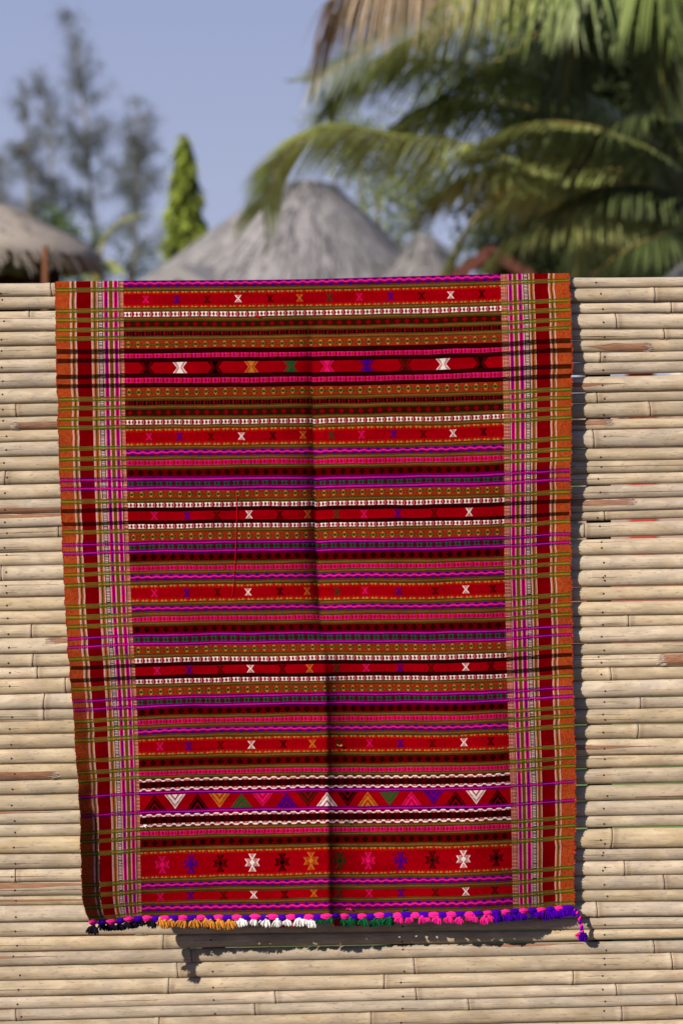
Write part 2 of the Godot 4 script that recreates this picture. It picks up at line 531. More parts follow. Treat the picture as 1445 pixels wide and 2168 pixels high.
func split_patch(slat: Node, surface: Callable, row: Array, mat: Material) -> void:
	var s := Shape.new()
	var n := 26
	var m := 7
	var x0: float = row[1]
	var x1: float = row[2]
	var f0: float = row[3]
	var f1: float = row[4]
	var frayed: int = row[5]
	var grey := rng.randf()
	var col := Color(0.43, 0.38, 0.35).lerp(Color(0.45, 0.34, 0.27), grey)
	for j in m:
		var g := float(j) / (m - 1)
		for k in n:
			var t := float(k) / (n - 1)
			# the skin tears off to a ragged point unless a joint stopped it
			var e := 1.0
			if frayed != -1 and x0 > -400.0:
				e = smoothstep(0.0, 0.5, t)
			if frayed != 1 and x1 < 1700.0:
				e *= 1.0 - smoothstep(0.45, 1.0, t)
			var mid := lerpf(f0, f1, 0.35)
			var f := lerpf(f0, f1, g)
			f = lerpf(mid, f, e)
			var jag := rng.randf_range(-3.0, 3.0) if (k == 0 or k == n - 1) else 0.0
			f += 0.012 * sin(t * 23.0 + j * 2.0)
			s.add(surface.call(lerpf(x0, x1, t) + jag, clampf(f, 0.0, 1.0), 0.25 + 0.25 * sin(j * 2.4 + t * 6.0)), Vector2(lerpf(x0, x1, t) * 0.004, g * 0.6 + grey), col)
	s.grid(0, n, m)
	put("split_patch", s.mesh(), mat, slat, "brown patch where the skin has split away")
	if frayed != 0:
		var fr := Shape.new()
		var xe := x1 if frayed == 1 else x0
		for k in 34:
			var f := rng.randf_range(f0, f1)
			var px := xe + rng.randf_range(-9.0, 5.0)
			var len := rng.randf_range(4.0, 17.0)
			var a: Vector3 = surface.call(px, clampf(f, 0.03, 0.97), 0.2)
			var b: Vector3 = surface.call(px - frayed * len, clampf(f + rng.randf_range(-0.08, 0.08), 0.03, 0.97), rng.randf_range(0.6, 2.6))
			var up := Vector3(0, rng.randf_range(0.0005, 0.0011), 0)
			var dark := rng.randf_range(0.35, 1.25)
			var cc := Color(0.33, 0.27, 0.23) * dark
			var i0 := fr.add(a - up, Vector2.ZERO, cc)
			fr.add(a + up, Vector2.ZERO, cc)
			fr.add(b, Vector2.ZERO, cc)
			fr.tri(i0, i0 + 1, i0 + 2)
		put("frayed_fibres", fr.mesh(false), material("frayed", Color.WHITE, 1.0), slat)

# ------------------------------------------------------------------ textile
var cloth_v := [592.0, 700.0, 800.0, 900.0, 1000.0, 1100.0, 1200.0, 1300.0, 1370.0, 1400.0, 1500.0, 1600.0, 1700.0, 1800.0, 1900.0, 1937.0]
var cloth_x := [
	[117, 119, 121, 123.5, 126, 131, 134, 140, 144, 147, 156, 163, 168.5, 171, 176, 190],
	[261, 262, 264, 265.5, 268, 271, 275, 279, 283, 285.5, 290.5, 293.5, 296, 297, 299, 300],
	[656, 659, 661, 663, 665.5, 667.5, 671, 676.5, 683, 685.5, 690, 692, 693.5, 694.5, 695.5, 696],
	[1058, 1060.5, 1063, 1065, 1066, 1066, 1066, 1068.5, 1070, 1070.5, 1073.5, 1076.5, 1080, 1082, 1083.5, 1085],
	[1203, 1208, 1210, 1209, 1207, 1206, 1207, 1209, 1210, 1210.5, 1213, 1216, 1217, 1215.5, 1214, 1215],
]
var cloth_u := [117.0, 261.0, 658.0, 1058.0, 1206.0]
var drop_v := [592.0, 612.0, 750.0, 1011.0, 1350.0, 1488.0, 1672.0, 1860.0, 1937.0]
var drop_u := [117.0, 261.0, 600.0, 1058.0, 1206.0]
var drop_y := [
	[4, 5, 5, 5.7, 12, 15, 15.6, 18.6, 13],
	[2.5, 3, 3.3, 3.8, 5.7, 8, 7.4, 10, 5],
	[0, 0, 0, 0, 0, 0, 0, 0, 0],
	[-11.5, -11, -10.5, -8, -6, -6, -7.5, -9.5, -10],
	[-13.5, -17, -19, -15, -16, -14.5, -17.5, -20, -20],
]
var fold_noise: FastNoiseLite

func cloth_px(u: float, v: float) -> float:
	var xs := []
	for k in 5:
		xs.append(look_up(cloth_v, cloth_x[k], v))
	var hem := 1.0 - smooth(0.0, 120.0, minf(u - 117.0, 1206.0 - u))
	return look_up(cloth_u, xs, u) + hem * 2.6 * fold_noise.get_noise_2d(u * 0.2 + 300.0, v * 3.4)

func cloth_py(u: float, v: float) -> float:
	var ys := []
	for k in 5:
		ys.append(look_up(drop_v, drop_y[k], v))
	var y := 0.0
	for k in range(1, 5):
		if u <= drop_u[k] or k == 4:
			var w: float = (u - drop_u[k - 1]) / (drop_u[k] - drop_u[k - 1])
			var span: float = drop_u[k] - drop_u[k - 1]
			var pre: float = ys[maxi(k - 2, 0)]
			var post: float = ys[mini(k + 1, 4)]
			var pre_t: float = (drop_u[k - 2] - drop_u[k - 1]) if k >= 2 else -span
			var post_t: float = (drop_u[k + 1] - drop_u[k - 1]) if k <= 3 else span * 2.0
			y = cubic_interpolate_in_time(ys[k - 1], ys[k], pre, post, w, span, pre_t, post_t)
			break
	y += 1.6 * fold_noise.get_noise_2d(u * 1.1 + 77.0, v * 2.2 + 40.0) * smooth(600, 700, v)
	if u > 658.0:
		y += 2.2 * exp(-(u - 658.0) / 40.0) * (1.0 - smooth(1250, 1400, v)) * smooth(640, 900, v)
	return v + y

func cloth_out(u: float, v: float) -> float:
	# how far the cloth hangs in front of the canes
	var t := clampf((v - 600.0) / 1336.0, 0.0, 1.0)
	var right := look_up([592, 620, 700, 800, 1000, 1100, 1300, 1440, 1500, 1600, 1750, 1937], [0.004, 0.008, 0.016, 0.023, 0.027, 0.018, 0.015, 0.014, 0.025, 0.023, 0.018, 0.014], v)
	var middle := 0.003 + 0.013 * smooth(592, 760, v) + 0.052 * pow(t, 1.5)
	var d := lerpf(middle, right, smooth(960, 1190, u)) * 1.2
	# the lower left corner curls out towards the viewer
	var flare := look_up([117, 150, 200, 261, 330, 420], [0.100, 0.063, 0.042, 0.027, 0.013, 0.0], u)
	d += flare * smooth(1130, 1900, v) + 0.016 * smooth(1820, 1945, v) * (1.0 - smooth(117, 300, u))
	# crease down the middle: a valley above, a ridge below
	var du := u - 658.0
	var up := 1.0 - smooth(1250, 1420, v)
	var low := smooth(1270, 1480, v)
	var deep := lerpf(0.012, 0.028, smooth(600, 1200, v))
	d -= up * deep * (exp(du / 24.0) if du < 0.0 else exp(-du / 80.0))
	if du < 0.0:
		d += low * 0.015 * exp(du / 110.0)
	else:
		var fall := 0.015 - 0.033 * (1.0 - exp(-du / 29.0))
		d += low * fall * (1.0 - smooth(60.0, 300.0, du))
	# folds across, where the cloth was kept folded
	d += 0.009 * exp(-absf(v - 1366.0) / 30.0) * (1.0 - smooth(200, 520, u))
	d += 0.003 * exp(-absf(v - 752.0) / 14.0) * (0.35 + 0.65 * smooth(800, 1190, u))
	d += 0.004 * exp(-absf(v - 1000.0) / 60.0) * smooth(760, 1150, u)
	d += 0.0042 * fold_noise.get_noise_2d(u * 0.9, v * 0.55) * smooth(600, 720, v) + 0.0007 * fold_noise.get_noise_2d(u * 4.0 + 999.0, v * 3.0)
	return maxf(d, 0.0025)

func cloth_point(u: float, v: float, lift := 0.0) -> Vector3:
	return at(cloth_px(u, v), cloth_py(u, v), AWAY - cloth_out(u, v) - lift)

func px_to_u(x: float, v: float) -> float:
	var xs := []
	for k in 5:
		xs.append(look_up(cloth_v, cloth_x[k], v))
	return look_up(xs, cloth_u, x)

const WEAVE := 30.0 / 20.3   # texels per millimetre: one repeat of the pattern is 30 texels

func dye(r: float, g: float, b: float) -> Color:
	# yarn colours: deep, saturated dyes (given as they look in full sun)
	return Color(pow(r / 255.0, 1.36) * 0.79, pow(g / 255.0, 1.36) * 0.79, pow(b / 255.0, 1.36) * 0.79)

func weave_color(kind: String, x: int, y: int, h: int) -> Color:
	var f := (y + 0.5) / h
	var k := absf(2.0 * f - 1.0)
	var diag := fposmod((x + y * 0.62) / (30.0 / 6.0), 1.0)
	match kind:
		"R":
			return dye(172, 3, 24)
		"T":
			if f > 0.32 and f < 0.68:
				return dye(196, 136, 70) if diag < 0.5 else dye(34, 16, 9)
			return dye(128, 112, 56) if diag < 0.5 else dye(20, 20, 10)
		"K":
			return dye(84, 24, 22) if diag < 0.34 else dye(52, 3, 8)
		"V":
			if f > 0.36 and f < 0.66:
				return dye(236, 58, 186) if diag < 0.62 else dye(160, 0, 122)
			return dye(126, 0, 128) if f < 0.5 else dye(98, 0, 122)
		"M":
			var zig := 0.44 + 0.09 * sin(TAU * x / 30.0)
			if absf(f - zig) < 0.13:
				return dye(238, 60, 178) if fposmod(x / 5.0, 1.0) < 0.7 else dye(190, 10, 130)
			if f < 0.3 and absf(x - 6.0) < 4.0:
				return dye(72, 0, 158)
			if f > 0.66 and absf(x - 20.0) < 4.2:
				return dye(72, 0, 158)
			return dye(150, 0, 118) if f < 0.6 else dye(132, 0, 84)
		"W", "P", "C":
			var on := false
			for c0 in [7.0, 18.5]:
				if absf(x + 0.5 - c0) < 1.3 + 4.3 * k:
					on = true
			var bar := absf(x + 0.5 - 26.5) < 1.5
			if kind == "W":
				return dye(246, 232, 230) if on else (dye(236, 150, 158) if bar else dye(146, 2, 34))
			if kind == "P":
				return dye(222, 42, 142) if on else (dye(214, 70, 92) if bar else dye(176, 2, 58))
			return dye(36, 106, 78) if on else (dye(72, 60, 44) if bar else dye(104, 8, 26))
		"B":
			if absf(x - 7.0) < 1.2 + 3.0 * (1.0 - k) or absf(x - 17.0) < 1.4 + 0.6 * (1.0 - k) or absf(x - 25.0) < 1.4 + 0.6 * (1.0 - k):
				return dye(150, 8, 34)
			return dye(26, 4, 5)
		"N":
			if absf(x - 15.0) / 10.0 + k < 0.95:
				return dye(156, 6, 18) if (x + y) % 3 != 0 else dye(124, 4, 14)
			return dye(64, 30, 14) if (x + y) % 3 != 0 else dye(92, 18, 14)
		"Q":
			var dq := absf(x - 15.0) / 9.5 + k * 1.15
			if dq < 0.42:
				return dye(74, 18, 18)
			if dq < 1.0:
				return dye(38, 12, 8)
			return dye(122, 4, 10) if (x - y + 60) % 4 != 0 else dye(92, 2, 8)
		"q":
			if absf(x - 15.0) / 10.0 + k * 1.1 < 1.0:
				return dye(40, 14, 10) if (x + y) % 4 != 0 else dye(64, 16, 14)
			return dye(98, 3, 9) if (x - y + 60) % 3 != 0 else dye(60, 4, 8)
		"G":
			var dx := absf(x - 15.0)
			if dx / 12.5 + k / 0.42 < 1.0:
				return dye(44, 132, 64) if dx > 3.0 else dye(112, 62, 26)
			if dx / 9.0 + k / 0.84 < 1.0:
				return dye(214, 156, 80)
			if dx / 13.5 + k / 1.05 < 1.0 and k < 0.4:
				return dye(120, 20, 16)
			return dye(206, 96, 48) if (int(x / 2) + int(y / 2)) % 2 == 0 else dye(108, 8, 12)
		"Z", "z":
			var ff := f if kind == "Z" else 1.0 - f
			var dz := absf(x - 15.0)
			var line := 0.74 if dz < 4.0 else lerpf(0.74, 0.24, clampf((dz - 4.0) / 5.0, 0.0, 1.0))
			if absf(ff - line) < 0.21:
				return dye(248, 234, 232)
			if dz > 9.0 and (int(x / 2) + int(y / 2)) % 2 == 0:
				return dye(238, 196, 198)
			return dye(150, 4, 30)
		"D", "U":
			var fd := f if kind == "D" else 1.0 - f
			for c1 in [7.0, 18.5]:
				if absf(x + 0.5 - c1) < 4.6 * (1.0 - fd * 1.15) + 0.6:
					return dye(206, 142, 66) if fd < 0.5 else dye(96, 92, 40)
			if absf(x + 0.5 - 26.5) < 1.0 and fd < 0.7:
				return dye(222, 130, 90)
			return dye(184, 8, 20)
	return dye(172, 3, 24)

func warp_color(kind: String, p: float, y: int, x: int) -> Color:
	# p: share of the stripe's width
	var yy := float(y)
	match kind:
		"O":
			var n := fold_noise.get_noise_2d(x * 55.0, y * 6.0)
			var c := dye(194 + 26 * n, 106 + 22 * n, 58)
			if (x + int(y / 2)) % 3 == 0:
				c = c.darkened(0.16)
			return c.lerp(dye(190, 40, 20), smooth(0.1, 0.5, fold_noise.get_noise_2d(x * 14.0 + 500.0, y * 22.0)) * 0.7)
		"e":
			return dye(206, 58, 24) if (y % 5) < 3 else dye(140, 20, 16)
		"w":
			return dye(236, 208, 200) if (y + x) % 4 < 3 else dye(160, 84, 84)
		"g":
			if p < 0.3:
				return dye(206, 128, 90)
			if p < 0.64:
				return dye(88, 92, 36) if y % 3 != 0 else dye(62, 66, 26)
			return dye(182, 116, 66)
		"d":
			return dye(148, 3, 16) if y % 2 == 0 else dye(132, 3, 13)
		"L":
			if p < 0.14 or p > 0.84:
				return dye(28, 6, 10)
			return dye(238, 212, 208) if fposmod(yy / 4.7, 1.0) < 0.55 else dye(30, 6, 10)
		"l":
			if fposmod(p * 4.0, 1.0) < 0.16:
				return dye(150, 60, 60)
			return dye(236, 176, 158) if fposmod(yy / 4.4, 1.0) < 0.62 else dye(120, 24, 30)
		"p":
			return dye(118, 0, 140) if absf(p - 0.5) < 0.19 else dye(220, 32, 128)
		"t":
			return dye(146, 100, 42) if y % 4 != 0 else dye(86, 54, 24)
		"k":
			return dye(30, 5, 9)
	return Color.RED

func motif(im: Image, hm: Image, u: float, v: float, wu: float, hv: float, col: Color, shape: String) -> void:
	var cx := (u - 117.0) * WEAVE
	var cy := (v - 591.0) * WEAVE
	var hw := wu * WEAVE * 0.5
	var hh := hv * WEAVE * 0.5
	for y in range(int(cy - hh) - 1, int(cy + hh) + 2):
		for x in range(int(cx - hw) - 1, int(cx + hw) + 2):
			var a := (x + 0.5 - cx) / hw
			var b := (y + 0.5 - cy) / hh
			if absf(a) > 1.0 or absf(b) > 1.0:
				continue
			var aa := absf(a)
			var bb := absf(b)
			var dots := (int(floor(x / 2.0)) + int(floor(y / 2.0))) % 2 == 0
			var on := false
			match shape:
				"x":
					var edge := 0.12 + 0.80 * bb
					on = absf(aa - edge) < 0.15 or (aa < edge and dots)
				"X":
					var core := 0.08 + 0.40 * bb
					var rim := 0.34 + 0.58 * bb
					on = aa < core or absf(aa - rim) < 0.07 or (aa < rim and dots)
				"star":
					if aa / 0.36 + bb / 0.40 < 1.0:
						on = true
					elif bb > 0.36:
						var e := (bb - 0.32) * 0.66
						on = absf(aa - e) < 0.09 or (aa < e and dots)
					if not on and bb < 0.44:
						var r := 0.64 + 0.34 * bb / 0.44
						on = (absf(aa - r) < 0.08 or (aa < r and dots)) and aa > 0.18
				"up", "down":
					var s := (b + 1.0) * 0.5 if shape == "up" else (1.0 - b) * 0.5   # 0 at the point, 1 at the base
					var gap := s - aa
					on = (gap > 0.0 and gap < 0.10) or (gap >= 0.10 and gap < 0.28 and dots) or (gap >= 0.28 and gap < 0.52) or (gap >= 0.52 and gap < 0.62 and dots) or gap >= 0.70
			if on:
				im.set_pixel(x, y, col if (x + y) % 5 != 0 else col.darkened(0.1))
				hm.set_pixel(x, y, Color(0.78, 0, 0))

func weave_pictures() -> Array:
	var w := int(1090.0 * WEAVE)
	var h := int(1347.0 * WEAVE)
	var im := Image.create(w, h, false, Image.FORMAT_RGB8)
	var hm := Image.create(w, h, false, Image.FORMAT_L8)
	# the bands from the top to the fringe, each with the row where it ends
	var bands := [
		"M", 605, "T", 615, "D", 621.5, "R", 641.5, "U", 648.5, "T", 658, "W", 668, "T", 678, "N", 689.5, "T", 699.5, "B", 708, "T", 717.3, "G", 734.5, "K", 745, "P", 755, "K", 764, "R", 788.2, "K", 797.7, "P", 808.4, "K", 818, "G", 836,
		"T", 845.3, "B", 854, "T", 864, "N", 877, "T", 886.2, "W", 895.3, "T", 904.9, "D", 912.8, "R", 931.6, "U", 939.5, "T", 948.9, "M", 962, "T", 971.6, "P", 981.2, "T", 990, "Q", 1005.9, "V", 1016.4, "C", 1024.7, "V", 1034.7, "G", 1051.3,
		"T", 1061.6, "W", 1070.7, "K", 1079.8, "R", 1098.4, "K", 1106.7, "W", 1115.2, "T", 1124.4, "G", 1141, "V", 1150, "C", 1158.8, "V", 1168.2, "Q", 1184.2, "T", 1193.6, "P", 1203.3, "T", 1212, "M", 1225.2, "T", 1235.2, "D", 1243, "R", 1261.2, "U", 1269,
		"T", 1278.4, "M", 1291, "T", 1301.3, "P", 1311, "T", 1320.5, "Q", 1336, "V", 1344.3, "C", 1354, "V", 1362.6, "G", 1378.6, "T", 1388, "W", 1397.5, "K", 1406, "R", 1423.5, "K", 1432, "W", 1440.6, "T", 1450, "G", 1465.6, "V", 1475, "C", 1483.5,
		"V", 1492.7, "Q", 1507.7, "T", 1517, "P", 1526, "T", 1535.4, "M", 1548, "T", 1558, "D", 1565.3, "R", 1584, "U", 1591.3, "T", 1600.2, "Q", 1616.2, "T", 1625.3, "P", 1634.5, "T", 1642.8, "Z", 1648.9, "q", 1662.2, "z", 1668.2, "V", 1676.5, "R", 1707.5,
		"V", 1716.4, "Z", 1722.5, "q", 1736.9, "z", 1743.2, "T", 1752.4, "P", 1761.8, "T", 1770, "Q", 1786.2, "T", 1795.6, "D", 1802.8, "R", 1844.3, "U", 1851, "T", 1860.4, "M", 1873.6, "T", 1883.6, "R", 1900.8, "T", 1910.7, "M", 1925.7, "T", 1938.0,
	]
	var stripes := [
		"e", 119.3, "O", 147.5, "w", 150.5, "g", 158.5, "w", 161.7, "d", 192.2, "w", 195.3, "g", 204, "w", 207, "L", 217.3, "w", 220, "p", 228.3, "w", 230.5, "t", 238.3, "w", 240.8, "p", 249, "w", 251.3, "k", 252.6, "l", 261.0,
		"", 1058.6, "l", 1071, "k", 1072.3, "w", 1074.5, "p", 1082.6, "w", 1084.9, "t", 1092.3, "w", 1094.8, "p", 1103.5, "w", 1106.3, "L", 1117, "w", 1119.7, "g", 1127.8, "w", 1130.3, "d", 1159.6, "w", 1162.7, "g", 1170.8, "w", 1173.5, "O", 1204.2, "e", 1208.0,
	]
	var col_kind := []
	var col_share := PackedFloat32Array()
	var at_stripe := 0
	var from := 117.0
	for x in w:
		var u := 117.0 + (x + 0.5) / WEAVE
		while u > float(stripes[at_stripe + 1]) and at_stripe < stripes.size() - 2:
			from = float(stripes[at_stripe + 1])
			at_stripe += 2
		col_kind.append(stripes[at_stripe])
		col_share.append((u - from) / (float(stripes[at_stripe + 1]) - from))
	var mid0 := int(ceil((261.0 - 117.0) * WEAVE))
	var mid1 := int((1058.6 - 117.0) * WEAVE)
	var y0 := 0
	for bnd in range(0, bands.size(), 2):
		var kind: String = bands[bnd]
		var y1 := mini(int(round((float(bands[bnd + 1]) - 591.0) * WEAVE)), h)
		if bnd == bands.size() - 2:
			y1 = h
		var bh := y1 - y0
		# the field: one repeat, laid side by side
		var tile := Image.create(30, bh, false, Image.FORMAT_RGB8)
		var lift := Image.create(30, bh, false, Image.FORMAT_L8)
		for y in bh:
			var rib := sin(PI * (y + 0.5) / bh)
			for x in 30:
				var c := weave_color(kind, x, y, bh)
				tile.set_pixel(x, y, c)
				var up := 0.32
				if kind in ["T", "V", "M", "K", "P", "W", "C", "B"]:
					up = 0.30 + 0.34 * rib + 0.2 * (c.get_luminance() - 0.2)
				elif kind != "R":
					up = 0.34 + 0.22 * c.get_luminance()
				lift.set_pixel(x, y, Color(up, 0, 0))
		var shift := int(fposmod(bnd * 0.35, 3.0))
		var x := mid0 - shift
		while x < mid1:
			var cut := Rect2i(0, 0, mini(30, mid1 - x), bh)
			var to := Vector2i(x, y0)
			if x < mid0:
				cut = Rect2i(mid0 - x, 0, 30 - (mid0 - x), bh)
				to.x = mid0
			im.blit_rect(tile, cut, to)
			hm.blit_rect(lift, cut, to)
			x += 30
		# the borders: warp stripes, crossed by the cords of the weft
		for y in bh:
			var f := (y + 0.5) / bh
			for xx in w:
				if xx >= mid0 and xx < mid1:
					continue
				var wk: String = col_kind[xx]
				if wk == "":
					wk = "l"
				var c := warp_color(wk, col_share[xx], y0 + y, xx)
				var up := 0.36
				var diag := fposmod((xx + y * 0.7) / 6.0, 1.0)
				if kind == "T":
					var over := diag < 0.54
					if f > 0.34 and f < 0.66:
						c = dye(180, 138, 52) if over or wk == "O" else (dye(66, 32, 16) if wk == "d" else c.lerp(dye(206, 150, 58), 0.25))
						up = 0.62
					elif diag < 0.84:
						c = dye(88, 118, 42) if wk != "d" else dye(132, 120, 62)
						up = 0.52
					elif wk == "d":
						c = dye(56, 18, 12)
				elif kind == "K":
					if diag < (0.78 if wk != "d" else 0.9):
						c = dye(16, 4, 5) if wk != "d" else dye(62, 6, 10)
						up = 0.55
				elif kind == "V":
					if f > 0.36 and f < 0.64:
						c = dye(226, 48, 168) if diag < 0.78 else dye(150, 0, 118)
						up = 0.62
					elif diag < (0.62 if wk != "d" else 0.9):
						c = dye(92, 0, 118)
						up = 0.52
				im.set_pixel(xx, y0 + y, c)
				hm.set_pixel(xx, y0 + y, Color(up, 0, 0))
		y0 = y1
	# woven figures
	var pink := dye(232, 34, 128)
	var blue := dye(84, 0, 160)
	var brown := dye(98, 24, 12)
	var white := dye(250, 240, 238)
	var dark := dye(66, 8, 12)
	var gold := dye(208, 140, 58)
	var green := dye(66, 84, 48)
	var emerald := dye(20, 116, 66)
	var order := [pink, blue, brown, white, dark, gold, green, pink, blue, brown, white, dark]
	var rows := [
		[631.5, 15, 16, 309, 374, 438, 504, 571, 634, 697, 760, 826, 891, 953, 1018], [922, 15, 16, 316, 380, 446, 511, 577, 641, 701, 765, 832, 895, 958, 1022],
		[1089, 15, 17, 327, 396, 458, 527, 591, 651, 712, 770, 841, 918, 992], [1252, 15, 16, 327, 395, 460, 525, 592, 650, 713, 772, 843, 920, 985, 1042],
		[1414.7, 16, 16.5, 333, 400, 466, 530, 597, 655, 712, 775, 846, 911, 985, 1038], [1574.7, 16, 17, 339, 399, 466, 532, 599, 661, 716, 782, 847, 914, 981, 1037],
		[1892.2, 16, 16.6, 340, 403, 473, 537, 602, 664, 717, 781, 848, 920, 985, 1046],
	]
	for row in rows:
		for k in range(3, row.size()):
			motif(im, hm, px_to_u(row[k], row[0]), row[0] + rng.randf_range(-0.4, 0.4), row[1], row[2], order[k - 3], "x")
	var big := [dark, white, dye(30, 4, 6), gold, emerald, pink, blue, brown, white, dye(34, 6, 8)]
	var big_x := [311, 381, 455, 532, 615, 692, 776, 856, 937, 1016]
	for k in 10:
		motif(im, hm, px_to_u(big_x[k], 776), 776.1, 31, 23.5, big[k], "X")
	var stars := [344, 404, 466, 534, 597, 658, 718, 779, 847, 914, 980, 1049]
	var star_c := [pink, blue, dye(58, 14, 8), white, dye(30, 5, 6), gold, dye(24, 84, 40), pink, blue, dye(62, 22, 10), white, dye(36, 6, 8)]
	for k in 12:
		motif(im, hm, px_to_u(stars[k], 1824), 1823.5, 31, 37, star_c[k], "star")
	var tri_x := [327, 371, 418, 465, 511, 556, 606, 651, 692, 735, 778, 824, 870, 917, 963, 1007, 1052]
	var tri_c := [dye(70, 16, 8), white, dye(34, 6, 8), gold, emerald, pink, blue, dye(76, 34, 16), white, dye(30, 6, 8), gold, emerald, pink, blue, dye(66, 14, 10), white, dye(40, 6, 8)]
	for k in 17:
		motif(im, hm, px_to_u(tri_x[k], 1692), 1692.0, 45, 30.5, tri_c[k], "up" if k % 2 == 0 else "down")
	return [im, hm]

func build_textile() -> void:
	fold_noise = noise(0.006, 3, 41)
	var cloth := thing("woven_textile", "red striped handwoven cloth with tasselled hem hanging over the bamboo fence", "textile", Vector3(0, 1.8, 0))
	var base := Vector3(0, 1.8, 0)
	var pics := weave_pictures()
	var m := material("weave", Color.WHITE, 0.95)
	m.vertex_color_use_as_albedo = false
	m.specular_mode = BaseMaterial3D.SPECULAR_DISABLED
	m.albedo_texture = ImageTexture.create_from_image(pics[0])
	m.heightmap_enabled = true
	m.heightmap_scale = 0.16
	m.heightmap_texture = ImageTexture.create_from_image(pics[1])
	# yarns are never dyed quite evenly
	var dye_noise := noise(0.01, 4, 77)
	var di := Image.create(1024, 1024, false, Image.FORMAT_RGB8)
	for y in 1024:
		for x in 1024:
			var g := 0.90 + 0.09 * dye_noise.get_noise_2d(x * 0.8, y * 3.5) + rng.randf_range(-0.10, 0.10)
			di.set_pixel(x, y, Color(g, g, g))
	m.detail_enabled = true
	m.detail_albedo = ImageTexture.create_from_image(di)
	m.detail_blend_mode = BaseMaterial3D.BLEND_MODE_MUL
	var us := []
	var u := 117.0
	while u < 1206.0:
		us.append(u)
		u += 4.0 if absf(u - 662.0) < 40.0 else (8.0 if u < 300.0 or u > 1040.0 else 11.0)
	us.append(1206.5)
	var vs := []
	var v := 592.5
	while v < 1937.0:
		vs.append(v)
		v += 3.4
	vs.append(1937.0)
	var s := Shape.new()
	# the part that lies over the top of the fence and hangs down behind it
	var over := [[420.0, -0.084], [250.0, -0.082], [90.0, -0.079], [30.0, -0.077], [8.0, -0.074], [1.0, -0.068], [-1.5, -0.058], [-2.0, -0.040], [-2.0, -0.024], [-1.6, -0.014], [-1.0, -0.006]]
	var rows := 0
	for o in over:
		for q in us:
			var px := cloth_px(q, 592.5)
			var py := cloth_py(q, 592.5)
			s.add(fence_point(px, py + o[0], o[1] + 0.0015) - base, Vector2((q - 117.0) / 1090.0, (1.5 + absf(o[0])) / 1347.0))
		rows += 1
	for vv in vs:
		var jag := rng.randf_range(-0.9, 0.9)
		var jag2 := rng.randf_range(-0.9, 0.9)
		for k in us.size():
			var q: float = us[k]
			var p := cloth_point(q, vv) - base
			if k == 0:
				p.x += jag * 0.001
			elif k == us.size() - 1:
				p.x += jag2 * 0.001
			s.add(p, Vector2((q - 117.0) / 1090.0, (vv - 591.0) / 1347.0))
		rows += 1
	s.grid(0, us.size(), rows)
	put("cloth", s.mesh(), m, cloth)
	# the selvages are a little frayed
	var fuzz := Shape.new()
	for k in 1500:
		var edge := 117.0 if k % 2 == 0 else 1206.5
		var fv := rng.randf_range(596.0, 1936.0)
		var p := cloth_point(edge + rng.randf_range(-0.5, 3.0) * (1.0 if k % 2 == 0 else -1.0), fv, 0.0004) - base
		var out := Vector3((-1.0 if k % 2 == 0 else 1.0) * rng.randf_range(0.0012, 0.0042), rng.randf_range(-0.0022, 0.0016), rng.randf_range(-0.001, 0.002))
		var up := Vector3(0, rng.randf_range(0.0004, 0.0008), 0)
		var col := lin(188, 40, 22).lerp(lin(196, 92, 44), rng.randf()) * rng.randf_range(0.5, 1.0)
		var i0 := fuzz.add(p - up, Vector2.ZERO, col)
		fuzz.add(p + up, Vector2.ZERO, col)
		fuzz.add(p + out, Vector2.ZERO, col)
		fuzz.tri(i0, i0 + 1, i0 + 2)
	put("frayed_selvage", fuzz.mesh(false), material("fray_yarn", Color.WHITE, 1.0), cloth).set_meta("kind", "stuff")
	build_fringe(cloth, base)

func yarn_material(key: String, c: Color) -> StandardMaterial3D:
	var m := material(key, c, 1.0)
	m.metallic_specular = 0.1
	m.rim_enabled = true
	m.rim = 0.2
	m.rim_tint = 0.9
	return m

func stitch_mesh(seed_is: int) -> ArrayMesh:
	# four plump yarns wound side by side over the hem
	var r := RandomNumberGenerator.new()
	r.seed = seed_is
	var s := Shape.new()
	for k in 5:
		var a := TAU * k / 5.0
		var pts := []
		var rad := []
		for j in 7:
			var t := float(j) / 6.0
			var belly := pow(sin(PI * clampf(t, 0.06, 0.94)), 0.6)
			pts.append(Vector3(lerpf(-0.0122, 0.0122, t), cos(a) * 0.0035 * belly + r.randf_range(-0.0005, 0.0005), sin(a) * 0.0036 * belly + 0.0012))
			rad.append(0.0011 + 0.0017 * belly)
		tube(s, pts, rad, 6, Color.WHITE * r.randf_range(0.86, 1.0))
	return s.mesh()

func tassel_mesh(seed_is: int) -> ArrayMesh:
	var r := RandomNumberGenerator.new()
	r.seed = seed_is
	var s := Shape.new()
	# the wound neck
	tube(s, [Vector3(0, 0.004, 0), Vector3(0, 0.002, 0.0005), Vector3(0, -0.001, 0.001), Vector3(0, -0.004, 0.001)], [0.0016, 0.0036, 0.0040, 0.0028], 8)
	for k in 56:
		var a := r.randf() * TAU
		var out := r.randf_range(0.15, 1.0)
		var len := r.randf_range(0.0115, 0.0165) * (1.0 - 0.12 * out)
		var pts := []
		var rad := []
		for j in 5:
			var t := float(j) / 4.0
			var spread := (0.0020 + 0.0112 * sqrt(t) * out)
			pts.append(Vector3(sin(a) * spread + r.randf_range(-0.0006, 0.0006) * t, -0.0005 - len * t * (0.75 + 0.25 * t), cos(a) * spread * 0.6 + 0.001 + r.randf_range(-0.0004, 0.0004) * t))
			rad.append([0.0010, 0.0013, 0.0013, 0.0012, 0.0009][j])
		tube(s, pts, rad, 5, Color.WHITE * r.randf_range(0.75, 1.0), true)
	return s.mesh()

